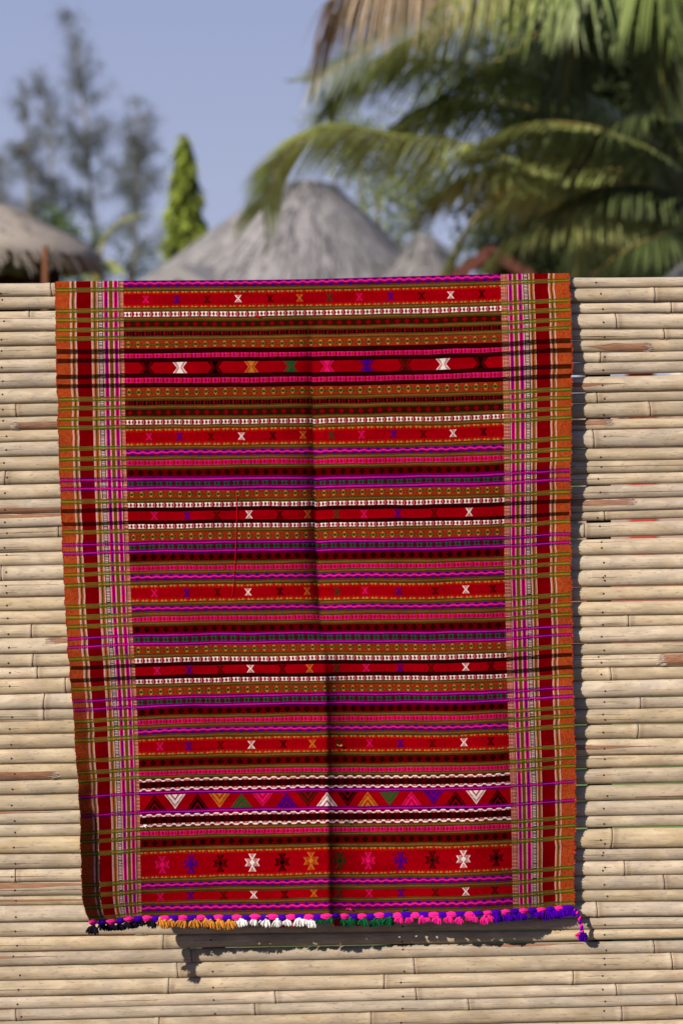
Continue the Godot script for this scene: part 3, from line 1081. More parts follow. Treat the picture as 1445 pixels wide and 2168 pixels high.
func build_fringe(cloth: Node3D, base: Vector3) -> void:
	var pink := yarn_material("yarn_pink", srgb(232, 36, 140))
	var blue := yarn_material("yarn_blue", srgb(66, 0, 158))
	var black := yarn_material("yarn_black", srgb(24, 22, 34))
	var gold := yarn_material("yarn_gold", srgb(196, 130, 50))
	var white := yarn_material("yarn_white", srgb(238, 236, 236))
	var green := yarn_material("yarn_green", srgb(16, 84, 50))
	var red := yarn_material("yarn_red", srgb(176, 10, 24))
	var stitches := [stitch_mesh(1), stitch_mesh(2), stitch_mesh(3)]
	var tassels := [tassel_mesh(11), tassel_mesh(12), tassel_mesh(13), tassel_mesh(14)]
	var x := 196.0
	var k := 0
	while x < 1212.0:
		var u := px_to_u(x, 1937.0)
		var p := cloth_point(u, 1937.0, 0.0012) - base
		var ahead := cloth_point(minf(u + 12.0, 1206.0), 1937.0, 0.0012) - cloth_point(maxf(u - 12.0, 117.0), 1937.0, 0.0012)
		var o := put("edge_stitch", stitches[k % 3], pink if k % 2 == 0 else blue, cloth)
		var xa := ahead.normalized()
		var za := xa.cross(Vector3.UP).normalized()
		o.transform = Transform3D(Basis(xa, za.cross(xa), za) , p + Vector3(0, -0.0035 + rng.randf_range(-0.001, 0.001), 0))
		x += 18.9 + rng.randf_range(-0.6, 0.6)
		k += 1
	var hung := [
		[black, 198, 214, 229, 240, 254, 268, 282, 297, 322], [gold, 339, 350, 363, 387, 412, 436, 446, 463, 485], [white, 509, 515, 538, 563, 587, 608, 634, 646, 658], [green, 675, 698, 722, 741, 769, 792, 809, 825],
		[pink, 845, 864, 893, 902, 926, 949, 972, 993, 1003, 1024, 1034], [blue, 1051, 1071, 1084, 1097, 1109, 1129, 1142, 1157, 1171, 1184, 1198, 1209],
	]
	k = 0
	for row in hung:
		for j in range(1, row.size()):
			var px: float = row[j]
			var u := px_to_u(px, 1937.0)
			var p := cloth_point(u, 1937.0, 0.002) - base
			var o := put("tassel", tassels[k % 4], row[0], cloth)
			var size := 0.86 if row[0] == pink else 1.0
			var low := -0.0070 if px < 1040.0 else -0.0064
			o.transform = Transform3D(Basis.from_euler(Vector3(rng.randf_range(-0.1, 0.25), rng.randf_range(0, 0.8) - 0.4, rng.randf_range(-0.35, 0.35))).scaled(Vector3.ONE * size * rng.randf_range(0.78, 1.14)), p + Vector3(0, low + rng.randf_range(-0.003, 0.0025), rng.randf_range(-0.001, 0.003)))
			k += 1
	# red weft ends that show between the tassels
	for px in [420.0, 478.0, 494.0, 596.0, 620.0, 648.0, 712.0, 758.0, 1145.0, 1165.0]:
		var u := px_to_u(px, 1937.0)
		var p := cloth_point(u, 1937.0, 0.0) - base
		var o := put("tassel", tassels[k % 4], red, cloth)
		o.transform = Transform3D(Basis().scaled(Vector3(0.6, 0.85, 0.6)), p + Vector3(0, -0.0125, -0.004))
		k += 1
	# the plaited cord at the right corner with its pompom
	var cord_px := [[1213.0, 1920.0], [1218.0, 1927.0], [1223.0, 1937.0], [1226.0, 1950.0], [1228.0, 1962.0], [1229.0, 1969.0]]
	for q in 2:
		var s := Shape.new()
		var pts := []
		var rad := []
		for j in 26:
			var t := float(j) / 25.0 * (cord_px.size() - 1)
			var i0 := mini(int(t), cord_px.size() - 2)
			var f := t - i0
			var cx := lerpf(cord_px[i0][0], cord_px[i0 + 1][0], f)
			var cy := lerpf(cord_px[i0][1], cord_px[i0 + 1][1], f)
			var tw := j * 1.05 + q * PI
			pts.append(fence_point(cx + 2.2 * cos(tw), cy, 0.020 + 0.0022 * sin(tw)) - base)
			rad.append(0.0024)
		tube(s, pts, rad, 7)
		put("plaited_cord", s.mesh(), blue if q == 0 else pink, cloth)
	for q in 2:
		var s := Shape.new()
		var r := RandomNumberGenerator.new()
		r.seed = 55 + q
		var mid := fence_point(1230.0 if q == 0 else 1221.5, 1977.0 if q == 0 else 1975.0, 0.020 if q == 0 else 0.017) - base
		for j in (150 if q == 0 else 70):
			var dir := Vector3(r.randfn(), r.randfn(), r.randfn()).normalized()
			var len := (0.0108 if q == 0 else 0.0075) * r.randf_range(0.85, 1.1)
			tube(s, [mid, mid + dir * len * 0.6, mid + dir * len + Vector3(0, -0.0008, 0)], [0.0008, 0.0014, 0.0008], 5, Color.WHITE * r.randf_range(0.75, 1.0))
		put("pompom", s.mesh(), blue if q == 0 else pink, cloth)
	# loose threads
	var thread := Shape.new()
	var pts := []
	var rad := []
	var loose := [[501.0, 1046.0], [502.0, 1070.0], [500.5, 1110.0], [499.0, 1150.0], [498.0, 1185.0], [495.0, 1215.0], [494.0, 1240.0], [491.0, 1262.0]]
	for row in loose:
		var u := px_to_u(row[0], row[1])
		pts.append(cloth_point(u, row[1], 0.0022) - base)
		rad.append(0.0007)
	tube(thread, pts, rad, 5)
	put("loose_thread", thread.mesh(), red, cloth)
	var tufts := [[544.0, 670.0, 0], [719.0, 1582.0, 1], [735.0, 1742.0, 2], [306.0, 1740.0, 3], [738.0, 1926.0, 4], [856.0, 1931.0, 2]]
	var tuft_mat := [red, gold, green, white, pink]
	for row in tufts:
		var s := Shape.new()
		var u := px_to_u(row[0], row[1])
		var p := cloth_point(u, row[1], 0.001) - base
		for j in 6:
			var a := rng.randf_range(-0.9, 0.9) + (0.5 if j % 2 == 0 else 2.4)
			var d := Vector3(cos(a), sin(a) * (0.8 if row[2] != 3 else -0.6), 0.5) * rng.randf_range(0.004, 0.0085)
			tube(s, [p, p + d * 0.5 + Vector3(0, 0, 0.001), p + d], [0.0009, 0.0008, 0.0004], 5)
		put("thread_end", s.mesh(), tuft_mat[row[2]], cloth)

# ------------------------------------------------------------------ huts
func thatch_material(key: String, c: Color) -> StandardMaterial3D:
	var n := noise(0.03, 4, 91)
	var im := Image.create(512, 512, false, Image.FORMAT_RGB8)
	for y in 512:
		for x in 512:
			var g := n.get_noise_2d(x * 6.0, y * 0.5)
			var b := n.get_noise_2d(x * 0.5 + 300.0, y * 0.8)
			var k := 0.90 + 0.17 * g + 0.12 * b
			im.set_pixel(x, y, Color(c.r * k, c.g * k, c.b * k))
	var m := material(key, Color.WHITE, 1.0)
	m.albedo_texture = ImageTexture.create_from_image(im)
	m.metallic_specular = 0.1
	return m

func straw(s: Shape, profile: Array, count: int, seed_is: int, len0: float, wide: float) -> void:
	# loose straws that lie on the roof and stick out over the eaves
	var r := RandomNumberGenerator.new()
	r.seed = seed_is
	for k in count:
		var a := r.randf() * TAU
		var t := pow(r.randf(), 0.6) * (profile.size() - 1.001)
		if k % 3 == 0:
			t = profile.size() - 1.05 - r.randf() * 0.25
		var i0 := int(t)
		var p0: Vector2 = profile[i0].lerp(profile[i0 + 1], t - i0)
		var slope: Vector2 = (profile[i0 + 1] - profile[i0]).normalized()
		if slope.y > -0.2 or slope.x < 0.1:
			slope = Vector2(0.75, -0.66)
		var p1 := p0 + slope * len0 * r.randf_range(0.5, 1.2) + Vector2(r.randf_range(0.0, 0.03), r.randf_range(-0.02, 0.03))
		var out := Vector3(sin(a), 0, cos(a))
		var side := Vector3(cos(a), 0, -sin(a)) * wide
		var lean := Vector3(cos(a), 0, -sin(a)) * r.randf_range(-0.06, 0.06)
		var n2 := Vector2(-slope.y, slope.x) * 0.02
		p0 += n2
		p1 += n2
		var c := Color.WHITE * r.randf_range(0.72, 1.12)
		var i := s.add(out * p0.x + Vector3(0, p0.y, 0) - side, Vector2(r.randf(), 0), c)
		s.add(out * p0.x + Vector3(0, p0.y, 0) + side, Vector2(r.randf(), 0.1), c)
		s.add(out * p1.x + Vector3(0, p1.y, 0) + side * 0.5 + lean, Vector2(r.randf(), 0.5), c)
		s.add(out * p1.x + Vector3(0, p1.y, 0) - side * 0.5 + lean, Vector2(r.randf(), 0.6), c)
		s.quad(i, i + 1, i + 2, i + 3)

func leaning(s: Shape, profile: Array, lean: float) -> void:
	# old roofs lean: the peak stands a little to one side
	for k in s.v.size():
		s.v[k].x += lean * clampf((s.v[k].y - profile[-1].y) / (profile[0].y - profile[-1].y), 0.0, 1.0) * 1.0

func round_hut(label: String, center: Vector3, profile: Array, wall_r: float, wall_h: float, mat: Material, wall_mat: Material, straws: int, lean := 0.0) -> Node3D:
	var hut := thing("thatched_hut", label, "hut", Vector3(center.x, 0, center.z))
	var s := Shape.new()
	lathe(s, profile, 56, Color.WHITE, 0.012, Vector2(6, 3))
	var under := Shape.new()
	var last: Vector2 = profile[-1]
	var thick := 0.09
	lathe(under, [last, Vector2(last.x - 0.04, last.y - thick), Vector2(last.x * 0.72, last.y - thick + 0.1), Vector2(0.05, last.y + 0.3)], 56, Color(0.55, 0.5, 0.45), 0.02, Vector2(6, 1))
	leaning(s, profile, lean)
	var roof := put("roof", s.mesh(), mat, hut)
	put("roof_underside", under.mesh(), mat, roof)
	var st := Shape.new()
	straw(st, profile, straws, int(center.x * 100.0) + 7, 0.2 if wall_h == 0.0 else 0.36, 0.011)
	leaning(st, profile, lean)
	var stm := put("straw", st.mesh(false), mat, roof)
	stm.set_meta("kind", "stuff")
	if wall_h > 0.0:
		var w := Shape.new()
		lathe(w, [Vector2(wall_r - 0.15, wall_h), Vector2(wall_r, wall_h), Vector2(wall_r, 0.0)], 40)
		put("wall", w.mesh(), wall_mat, hut)
	return hut

func build_huts() -> void:
	var grey := thatch_material("grey_thatch", Color(0.53, 0.525, 0.535))
	var tan := thatch_material("tan_thatch", Color(0.68, 0.64, 0.60))
	var plaster := material("pink_plaster", srgb(176, 122, 112), 0.95)
	var pale := material("pale_plaster", srgb(196, 188, 178), 0.95)
	var brown := material("brown_wood", srgb(112, 72, 52), 0.9)
	var dark := material("dark_wood", srgb(64, 42, 34), 0.95)
	# the great hut in the middle: apex at column 640, row 388
	var d := 24.0
	var apex := at(592, 384, d)
	var prof := [Vector2(0.02, apex.y)]
	for row in [[26, 386], [46, 392], [66, 405], [134, 452], [198, 504], [254, 551], [304, 591], [354, 633], [400, 672], [416, 686]]:
		prof.append(Vector2(row[0] * 0.001 * d / AWAY, at(0, row[1], d).y))
	var great := round_hut("large round hut under a pointed grey thatched roof behind the cloth", apex, prof, 2.0, prof[-1].y - 0.05, grey, pale, 3000, 0.35)
	# its little gable over the doorway, left of the apex
	var g := Shape.new()
	var gc := at(376, 562, d - 2.0) - great.position
	var foot := at(312, 606, d - 2.0) - great.position
	var foot2 := at(452, 606, d - 2.0) - great.position
	var back := Vector3(1.2, 0.1, -1.4)
	var ctr := [foot, gc, foot2]
	for k in 2:
		var a: Vector3 = ctr[k]
		var b: Vector3 = ctr[k + 1]
		var th := Vector3(0, -0.16, 0)
		var i := g.add(a + back, Vector2(0, 0))
		g.add(b + back, Vector2(1, 0))
		g.add(b, Vector2(1, 1))
		g.add(a, Vector2(0, 1))
		g.quad(i, i + 1, i + 2, i + 3)
		i = g.add(a)
		g.add(b)
		g.add(b + th)
		g.add(a + th)
		g.quad(i, i + 1, i + 2, i + 3)
	put("porch_roof", g.mesh(false), grey, great)
	var hole := Shape.new()  # dark panel painting the shade inside the porch opening
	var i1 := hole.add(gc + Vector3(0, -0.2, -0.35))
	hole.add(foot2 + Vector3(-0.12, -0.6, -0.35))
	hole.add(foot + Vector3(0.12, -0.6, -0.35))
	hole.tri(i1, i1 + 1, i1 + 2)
	put("porch_opening_shade", hole.mesh(false), dark, great)
	# the open pavilion at the left edge, only the right half of its roof in view
	d = 15.0
	var c := at(-150, 400, d)
	prof = [Vector2(0.03, c.y + 0.25), Vector2(0.3, c.y + 0.14), Vector2(0.55, c.y - 0.02)]
	for row in [[-10, 426], [40, 443], [90, 468], [140, 496], [180, 518], [206, 534], [214, 548]]:
		var e := at(row[0], row[1], d)
		prof.append(Vector2(e.x - c.x, e.y))
	var pav := round_hut("open pavilion with a tan thatched roof at the left edge", c, prof, 0.0, 0.0, tan, plaster, 700)
	# old thatch sags towards the front
	var roof_of: Node3D = pav.get_node("roof")
	roof_of.transform = Transform3D(Basis(Vector3.RIGHT, 0.015), Vector3.ZERO).translated(Vector3(0, 0.0, 2.7 * -sin(0.015)))
	for k in 8:
		var a := TAU * k / 8.0 + 0.3
		var s := Shape.new()
		var p := Vector3(sin(a) * 1.0, 0, cos(a) * 1.0)
		tube(s, [p, p + Vector3(0, 2.62, 0)], [0.055, 0.05], 8)
		put("roof_pole", s.mesh(), dark, pav)
	var low := Shape.new()
	lathe(low, [Vector2(0.92, 1.95), Vector2(1.06, 1.95), Vector2(1.06, 0.0)], 32)
	put("low_wall", low.mesh(), plaster, pav)
	# dark back wall of the pavilion
	var bk := Shape.new()
	box(bk, Vector3(0.1, 1.3, -0.9), Vector3(0.75, 1.3, 0.05))
	put("back_wall", bk.mesh(false), dark, pav)
	# a weathered stake in front of it
	var stake := Shape.new()
	var s0 := at(97, 520, 13.2)
	tube(stake, [Vector3(s0.x + 0.01, 0, s0.z), Vector3(s0.x, s0.y * 0.6, s0.z), s0], [0.026, 0.024, 0.021], 9)
	tag(put("wooden_stake", stake.mesh(), brown, self), "thin upright wooden stake in front of the left pavilion", "stake")
	# the small hut right of the great one
	d = 22.0
	apex = at(897, 498, d)
	prof = [Vector2(0.02, apex.y + 0.02), Vector2(0.09, apex.y - 0.03), Vector2(0.18, apex.y - 0.12), Vector2(0.27, apex.y - 0.25), Vector2(0.36, apex.y - 0.37), Vector2(0.46, apex.y - 0.5), Vector2(0.7, apex.y - 0.76)]
	round_hut("small grey thatched hut right of the great roof", apex, prof, 0.55, prof[-1].y, grey, pale, 900)
	# the pale roof at the right edge
	d = 20.0
	apex = at(1560, 470, d)
	prof = [Vector2(0.02, apex.y), Vector2(0.3, apex.y - 0.2), Vector2(0.6, apex.y - 0.46), Vector2(0.9, apex.y - 0.75)]
	round_hut("pale thatched roof peeping above the fence at the right edge", apex, prof, 0.72, prof[-1].y, grey, pale, 800)
	# red-brown gabled house under the palm
	d = 20.0
	var house := thing("gabled_house", "little house with a red-brown gabled board roof under the palm", "house", Vector3(at(1036, 0, d).x, 0, at(0, 0, d).z))
	var ridge := at(1036, 524, d) - house.position
	var lf := at(946, 584, d) - house.position
	var rf := at(1122, 576, d) - house.position
	var tile_m := material("red_board", srgb(92, 54, 46), 0.9)
	for k in 2:
		var a: Vector3 = ridge
		var b: Vector3 = lf if k == 0 else rf
		var down := (b - a).normalized()
		var across := down.cross(Vector3(0, 0, 1)).normalized()
		var n := 5
		for j in n:
			var s := Shape.new()
			var p := a.lerp(b, (j + 0.5) / n) + Vector3(0, -0.01 * (j % 2), -1.2)
			box(s, p, Vector3(a.distance_to(b) * 0.5 / n + 0.008, 0.022, 1.25), Basis(down, across.normalized(), down.cross(across)))
			put("roof_board", s.mesh(false), tile_m, house)
		var barge := Shape.new()
		box(barge, a.lerp(b, 0.52) + Vector3(0, -0.06, 0.09), Vector3(a.distance_to(b) * 0.54, 0.05, 0.02), Basis(down, across, down.cross(across)))
		put("bargeboard", barge.mesh(false), tile_m, house)
	var wl := Shape.new()
	box(wl, Vector3(0, 0.95 + 0.45, -1.2), Vector3(0.42, 1.4, 0.9))
	put("wall", wl.mesh(false), dark, house)
	# low white wall with red piers that shows in the gaps at the right
	d = 16.5
	var yard := thing("yard_wall", "low white wall with red piers glimpsed through gaps at the right", "wall", at(1400, 0, d) * Vector3(1, 0, 1))
	for k in 6:
		var s := Shape.new()
		box(s, Vector3(-0.5 + k * 0.62, 0.88, 0), Vector3(0.2, 0.88, 0.09))
		put("wall_panel", s.mesh(false), material("white_wash", srgb(160, 138, 132), 0.9), yard)
		var q := Shape.new()
		box(q, Vector3(-0.19 + k * 0.62, 0.93, 0.01), Vector3(0.11, 0.93, 0.11))
		put("pier", q.mesh(false), material("red_pier", srgb(168, 62, 56), 0.9), yard)

# ------------------------------------------------------------------ trees
func leaf_material(key: String, c: Color, thin := 0.35) -> StandardMaterial3D:
	var m := material(key, c, 0.75)
	m.metallic_specular = 0.25
	m.backlight_enabled = true
	m.backlight = Color(thin, thin, thin)
	return m

func casuarina(label: String, foot_px: float, tip: Array, dist: float, spread_px: float, seed_is: int, count: int, start_row: float, mat: Material, bark: Material) -> void:
	# a tall feathery tree; tip lists points of its leader from the ground up
	var r := RandomNumberGenerator.new()
	r.seed = seed_is
	var base := at(foot_px, HORIZON, dist)
	base.y = 0.0
	var tree := thing("feathery_tree", label, "tree", base, "feathery trees at the left")
	var pts := [Vector3.ZERO]
	for row in tip:
		pts.append(at(row[0], row[1], dist) - base)
	var rad := []
	for k in pts.size():
		rad.append(lerpf(0.05, 0.008, float(k) / (pts.size() - 1)))
	var s := Shape.new()
	tube(s, pts, rad, 7)
	put("trunk", s.mesh(), bark, tree)
	var br := Shape.new()
	var lf := Shape.new()
	var unit := dist / AWAY * 0.001
	var y_low := EYE - (start_row - HORIZON) * unit
	var y_top: float = pts[-1].y
	for k in 64:
		var t := pow(r.randf(), 0.85)
		var y := lerpf(y_low, y_top - 0.1, t)
		var p := Vector3.ZERO
		for q in pts.size() - 1:
			if y >= pts[q].y and y <= pts[q + 1].y:
				p = pts[q].lerp(pts[q + 1], (y - pts[q].y) / (pts[q + 1].y - pts[q].y))
		if p == Vector3.ZERO:
			p = pts[-1]
		var a := r.randf() * TAU
		var reach := spread_px * unit * pow(1.02 - t, 0.7) * r.randf_range(0.3, 1.25) + 0.10
		var dir := Vector3(cos(a), 0, sin(a))
		var tip_p := p + dir * reach + Vector3(0, reach * r.randf_range(0.35, 0.95), 0)
		var mid := p.lerp(tip_p, 0.5) + Vector3(0, -reach * 0.1, 0)
		tube(br, [p, mid, tip_p], [0.016, 0.010, 0.004], 4, Color.WHITE, false)
		var n := int(count / 64.0 * clampf(reach * 1.5, 0.12, 2.2))
		for j in n:
			var f := r.randf_range(0.15, 1.05)
			var o := (p.lerp(mid, f * 2.0) if f < 0.5 else mid.lerp(tip_p, f * 2.0 - 1.0)) + Vector3(r.randfn(), r.randfn(), r.randfn()) * 0.08
			var d := (dir * r.randf_range(-0.1, 0.5) + Vector3(r.randfn() * 0.3, r.randf_range(-1.1, 0.5), r.randfn() * 0.3)).normalized() * r.randf_range(0.12, 0.30)
			var w := Vector3(r.randfn(), r.randfn() * 0.3, r.randfn()).normalized() * r.randf_range(0.005, 0.010)
			var c := Color.WHITE * r.randf_range(0.6, 1.25)
			var i := lf.add(o - w, Vector2.ZERO, c)
			lf.add(o + w, Vector2.ZERO, c)
			lf.add(o + d, Vector2.ZERO, c)
			lf.tri(i, i + 1, i + 2)
	put("branches", br.mesh(), bark, tree).set_meta("kind", "stuff")
	var lm := put("needles", lf.mesh(false), mat, tree)
	lm.set_meta("kind", "stuff")

func leafy(called: String, label: String, category: String, base: Vector3, blobs: Array, count: int, size: float, seed_is: int, mat: Material, bark: Material, droop := 0.3, group := "") -> Node3D:
	# blobs: centre relative to the base and radii, filled with leaf-sized faces in clumps
	var r := RandomNumberGenerator.new()
	r.seed = seed_is
	var tree := thing(called, label, category, base, group)
	var s := Shape.new()
	var top: Vector3 = blobs[0][0]
	tube(s, [Vector3.ZERO, Vector3(top.x * 0.3, top.y * 0.5, top.z * 0.3), top], [0.09, 0.07, 0.03], 8)
	for b in blobs:
		tube(s, [Vector3(top.x * 0.3, top.y * 0.45, top.z * 0.3), (b[0] as Vector3) * 0.75 + Vector3(0, 0.1, 0), b[0]], [0.045, 0.03, 0.012], 6, Color.WHITE, false)
	put("trunk", s.mesh(), bark, tree)
	var lf := Shape.new()
	var total := 0.0
	for b in blobs:
		total += b[1].x * b[1].y
	for b in blobs:
		var n := int(count * b[1].x * b[1].y / total)
		var clumps := maxi(4, int(n / 26.0))
		for q in clumps:
			var dirc := Vector3(r.randfn(), r.randfn(), r.randfn()).normalized() * pow(r.randf(), 0.42)
			var cc: Vector3 = b[0] + dirc * b[1]
			var tone := r.randf_range(0.62, 1.25)
			for j in 26:
				var o := cc + Vector3(r.randfn(), r.randfn(), r.randfn()) * size * 1.25
				var d := (dirc * 0.6 + Vector3(r.randfn() * 0.6, r.randfn() * 0.5 - droop, r.randfn() * 0.6)).normalized() * size * r.randf_range(0.7, 1.3)
				var w := d.cross(Vector3(r.randfn(), r.randfn(), r.randfn())).normalized() * size * 0.24
				var c := Color.WHITE * tone * r.randf_range(0.8, 1.2)
				var i := lf.add(o, Vector2.ZERO, c)
				lf.add(o + d * 0.5 + w, Vector2.ZERO, c)
				lf.add(o + d, Vector2.ZERO, c)
				lf.add(o + d * 0.5 - w, Vector2.ZERO, c)
				lf.quad(i, i + 1, i + 2, i + 3)
	var lm := put("crown", lf.mesh(false), mat, tree)
	lm.set_meta("kind", "stuff")
	return tree

func build_trees() -> void:
	var needle := leaf_material("needle_green", srgb(94, 100, 98), 0.4)
	var bark := material("grey_bark", srgb(122, 118, 112), 0.95)
	casuarina("tallest feathery grey-green tree at the left, its thin top leaning", 205, [[200, 560], [190, 380], [182, 250], [168, 150], [154, 70], [128, 16]], 40.0, 105.0, 301, 7200, 560.0, needle, bark)
	casuarina("feathery tree furthest left, dark and narrow", 62, [[62, 500], [60, 380], [54, 260], [50, 165]], 39.0, 62.0, 302, 5200, 520.0, needle, bark)
	casuarina("thin sparse feathery tree between the two at the left", 118, [[116, 480], [108, 330], [98, 220], [72, 128]], 42.0, 70.0, 303, 4200, 520.0, needle, bark)
	casuarina("feathery tree beside the green cone-shaped tree", 284, [[284, 560], [288, 420], [294, 300], [290, 198]], 38.0, 84.0, 304, 7000, 590.0, needle, bark)
	casuarina("low feathery tree cut off by the left edge of view", -18, [[-16, 520], [-12, 400], [-4, 325]], 41.0, 70.0, 305, 3200, 540.0, needle, bark)
	# the narrow bright cone
	var r := RandomNumberGenerator.new()
	r.seed = 77
	var d := 30.0
	var foot := at(392, HORIZON, d)
	foot.y = 0.0
	var tree := thing("cone_tree", "narrow bright green cone-shaped tree left of the great roof", "tree", foot)
	var top := at(390, 284, d) - foot
	var s := Shape.new()
	tube(s, [Vector3.ZERO, top * 0.5, top], [0.08, 0.05, 0.012], 7)
	put("trunk", s.mesh(), bark, tree)
	var lf := Shape.new()
	var low := at(390, 640, d).y
	for k in 5200:
		var t := pow(r.randf(), 0.8)
		var y := lerpf(top.y, low, t)
		var turn := r.randf() * TAU
		var rad := look_up([0.0, 0.08, 0.22, 0.4, 0.56, 0.7, 1.0], [0.02, 0.09, 0.17, 0.25, 0.31, 0.30, 0.2], t) * (0.84 + 0.26 * sin(t * 31.0 + floor(turn * 1.3) * 2.1) + 0.1 * sin(turn * 3.0 + t * 9.0))
		var a := turn
		var o := Vector3(sin(a) * rad * r.randf_range(0.55, 1.05), y, cos(a) * rad * r.randf_range(0.55, 1.05)) + Vector3(top.x * (1.0 - t), 0, 0)
		var dd := (Vector3(sin(a) * 0.5, -1.0, cos(a) * 0.5) + Vector3(r.randfn(), r.randfn(), r.randfn()) * 0.3).normalized() * r.randf_range(0.10, 0.2)
		var w := dd.cross(Vector3(r.randfn(), r.randfn(), r.randfn())).normalized() * 0.022
		var c := Color.WHITE * r.randf_range(0.55, 1.25) * (0.75 + 0.35 * sin(a * 5.0 + t * 14.0))
		var i := lf.add(o, Vector2.ZERO, c)
		lf.add(o + dd * 0.4 + w, Vector2.ZERO, c)
		lf.add(o + dd, Vector2.ZERO, c)
		lf.add(o + dd * 0.4 - w, Vector2.ZERO, c)
		lf.quad(i, i + 1, i + 2, i + 3)
	var lm := put("crown", lf.mesh(false), leaf_material("cone_green", srgb(158, 176, 74), 0.6), tree)
	lm.set_meta("kind", "stuff")
	# shrubs behind the pavilion and below the feathery trees
	var shrub := leaf_material("shrub_green", srgb(84, 108, 54), 0.35)
	var dim := leaf_material("dim_green", srgb(58, 74, 42), 0.3)
	var murk := leaf_material("painted_shade_green", srgb(44, 54, 30), 0.2)  # leaf colour darkened to stand for the shade under the palm crown
	var olive := leaf_material("olive_green", srgb(122, 134, 66), 0.4)
	var b := at(110, HORIZON, 26.0)
	b.y = 0.0
	leafy("bush", "round green bush behind the left pavilion roof", "bush", b, [[at(96, 480, 26.0) - b, Vector3(0.34, 0.26, 0.3)], [at(130, 540, 26.0) - b, Vector3(0.4, 0.5, 0.4)], [at(60, 580, 26.0) - b, Vector3(0.6, 0.5, 0.4)]], 1700, 0.09, 5, shrub, bark)
	b = at(275, HORIZON, 27.0)
	b.y = 0.0
	leafy("bush", "dark green bush below the feathery trees", "bush", b, [[at(276, 560, 27.0) - b, Vector3(0.34, 0.5, 0.3)], [at(240, 610, 27.0) - b, Vector3(0.5, 0.35, 0.3)], [at(308, 590, 27.0) - b, Vector3(0.3, 0.4, 0.3)]], 1700, 0.05, 6, dim, bark)
	b = at(40, HORIZON, 19.0)
	b.y = 0.0
	leafy("bush", "low green bush seen beneath the pavilion roof", "bush", b, [[at(30, 620, 19.0) - b, Vector3(0.5, 0.34, 0.3)], [at(75, 660, 19.0) - b, Vector3(0.4, 0.4, 0.3)]], 1200, 0.05, 7, shrub, bark)
	# trees behind the palms
	b = at(800, HORIZON, 30.0)
	b.y = 0.0
	leafy("leafy_tree", "yellow-green tree between the great roof and the palms", "tree", b, [[at(800, 400, 30.0) - b, Vector3(0.6, 0.75, 0.5)], [at(850, 470, 30.0) - b, Vector3(0.6, 0.7, 0.5)], [at(760, 300, 30.0) - b, Vector3(0.7, 0.5, 0.5)], [at(900, 330, 30.0) - b, Vector3(0.9, 0.8, 0.6)], [at(690, 262, 30.0) - b, Vector3(0.45, 0.22, 0.3)], [at(950, 180, 30.0) - b, Vector3(0.9, 0.8, 0.6)]], 5200, 0.10, 8, olive, bark)
	b = at(1240, HORIZON, 23.0)
	b.y = 0.0
	leafy("leafy_tree", "dense tree behind the palm fronds at the right, coloured dark for shade", "tree", b, [[at(1240, 330, 23.0) - b, Vector3(1.1, 1.2, 0.8)], [at(1400, 300, 23.0) - b, Vector3(1.2, 1.6, 0.9)], [at(1130, 470, 23.0) - b, Vector3(0.9, 0.7, 0.6)], [at(1330, 520, 23.0) - b, Vector3(1.2, 0.7, 0.7)], [at(1200, 150, 23.0) - b, Vector3(1.0, 0.8, 0.7)], [at(1320, 90, 23.0) - b, Vector3(1.3, 0.9, 0.8)], [at(1470, 540, 23.0) - b, Vector3(0.8, 0.7, 0.7)], [at(1200, 590, 23.0) - b, Vector3(1.0, 0.35, 0.5)]], 52000, 0.11, 9, murk, bark, 0.5)

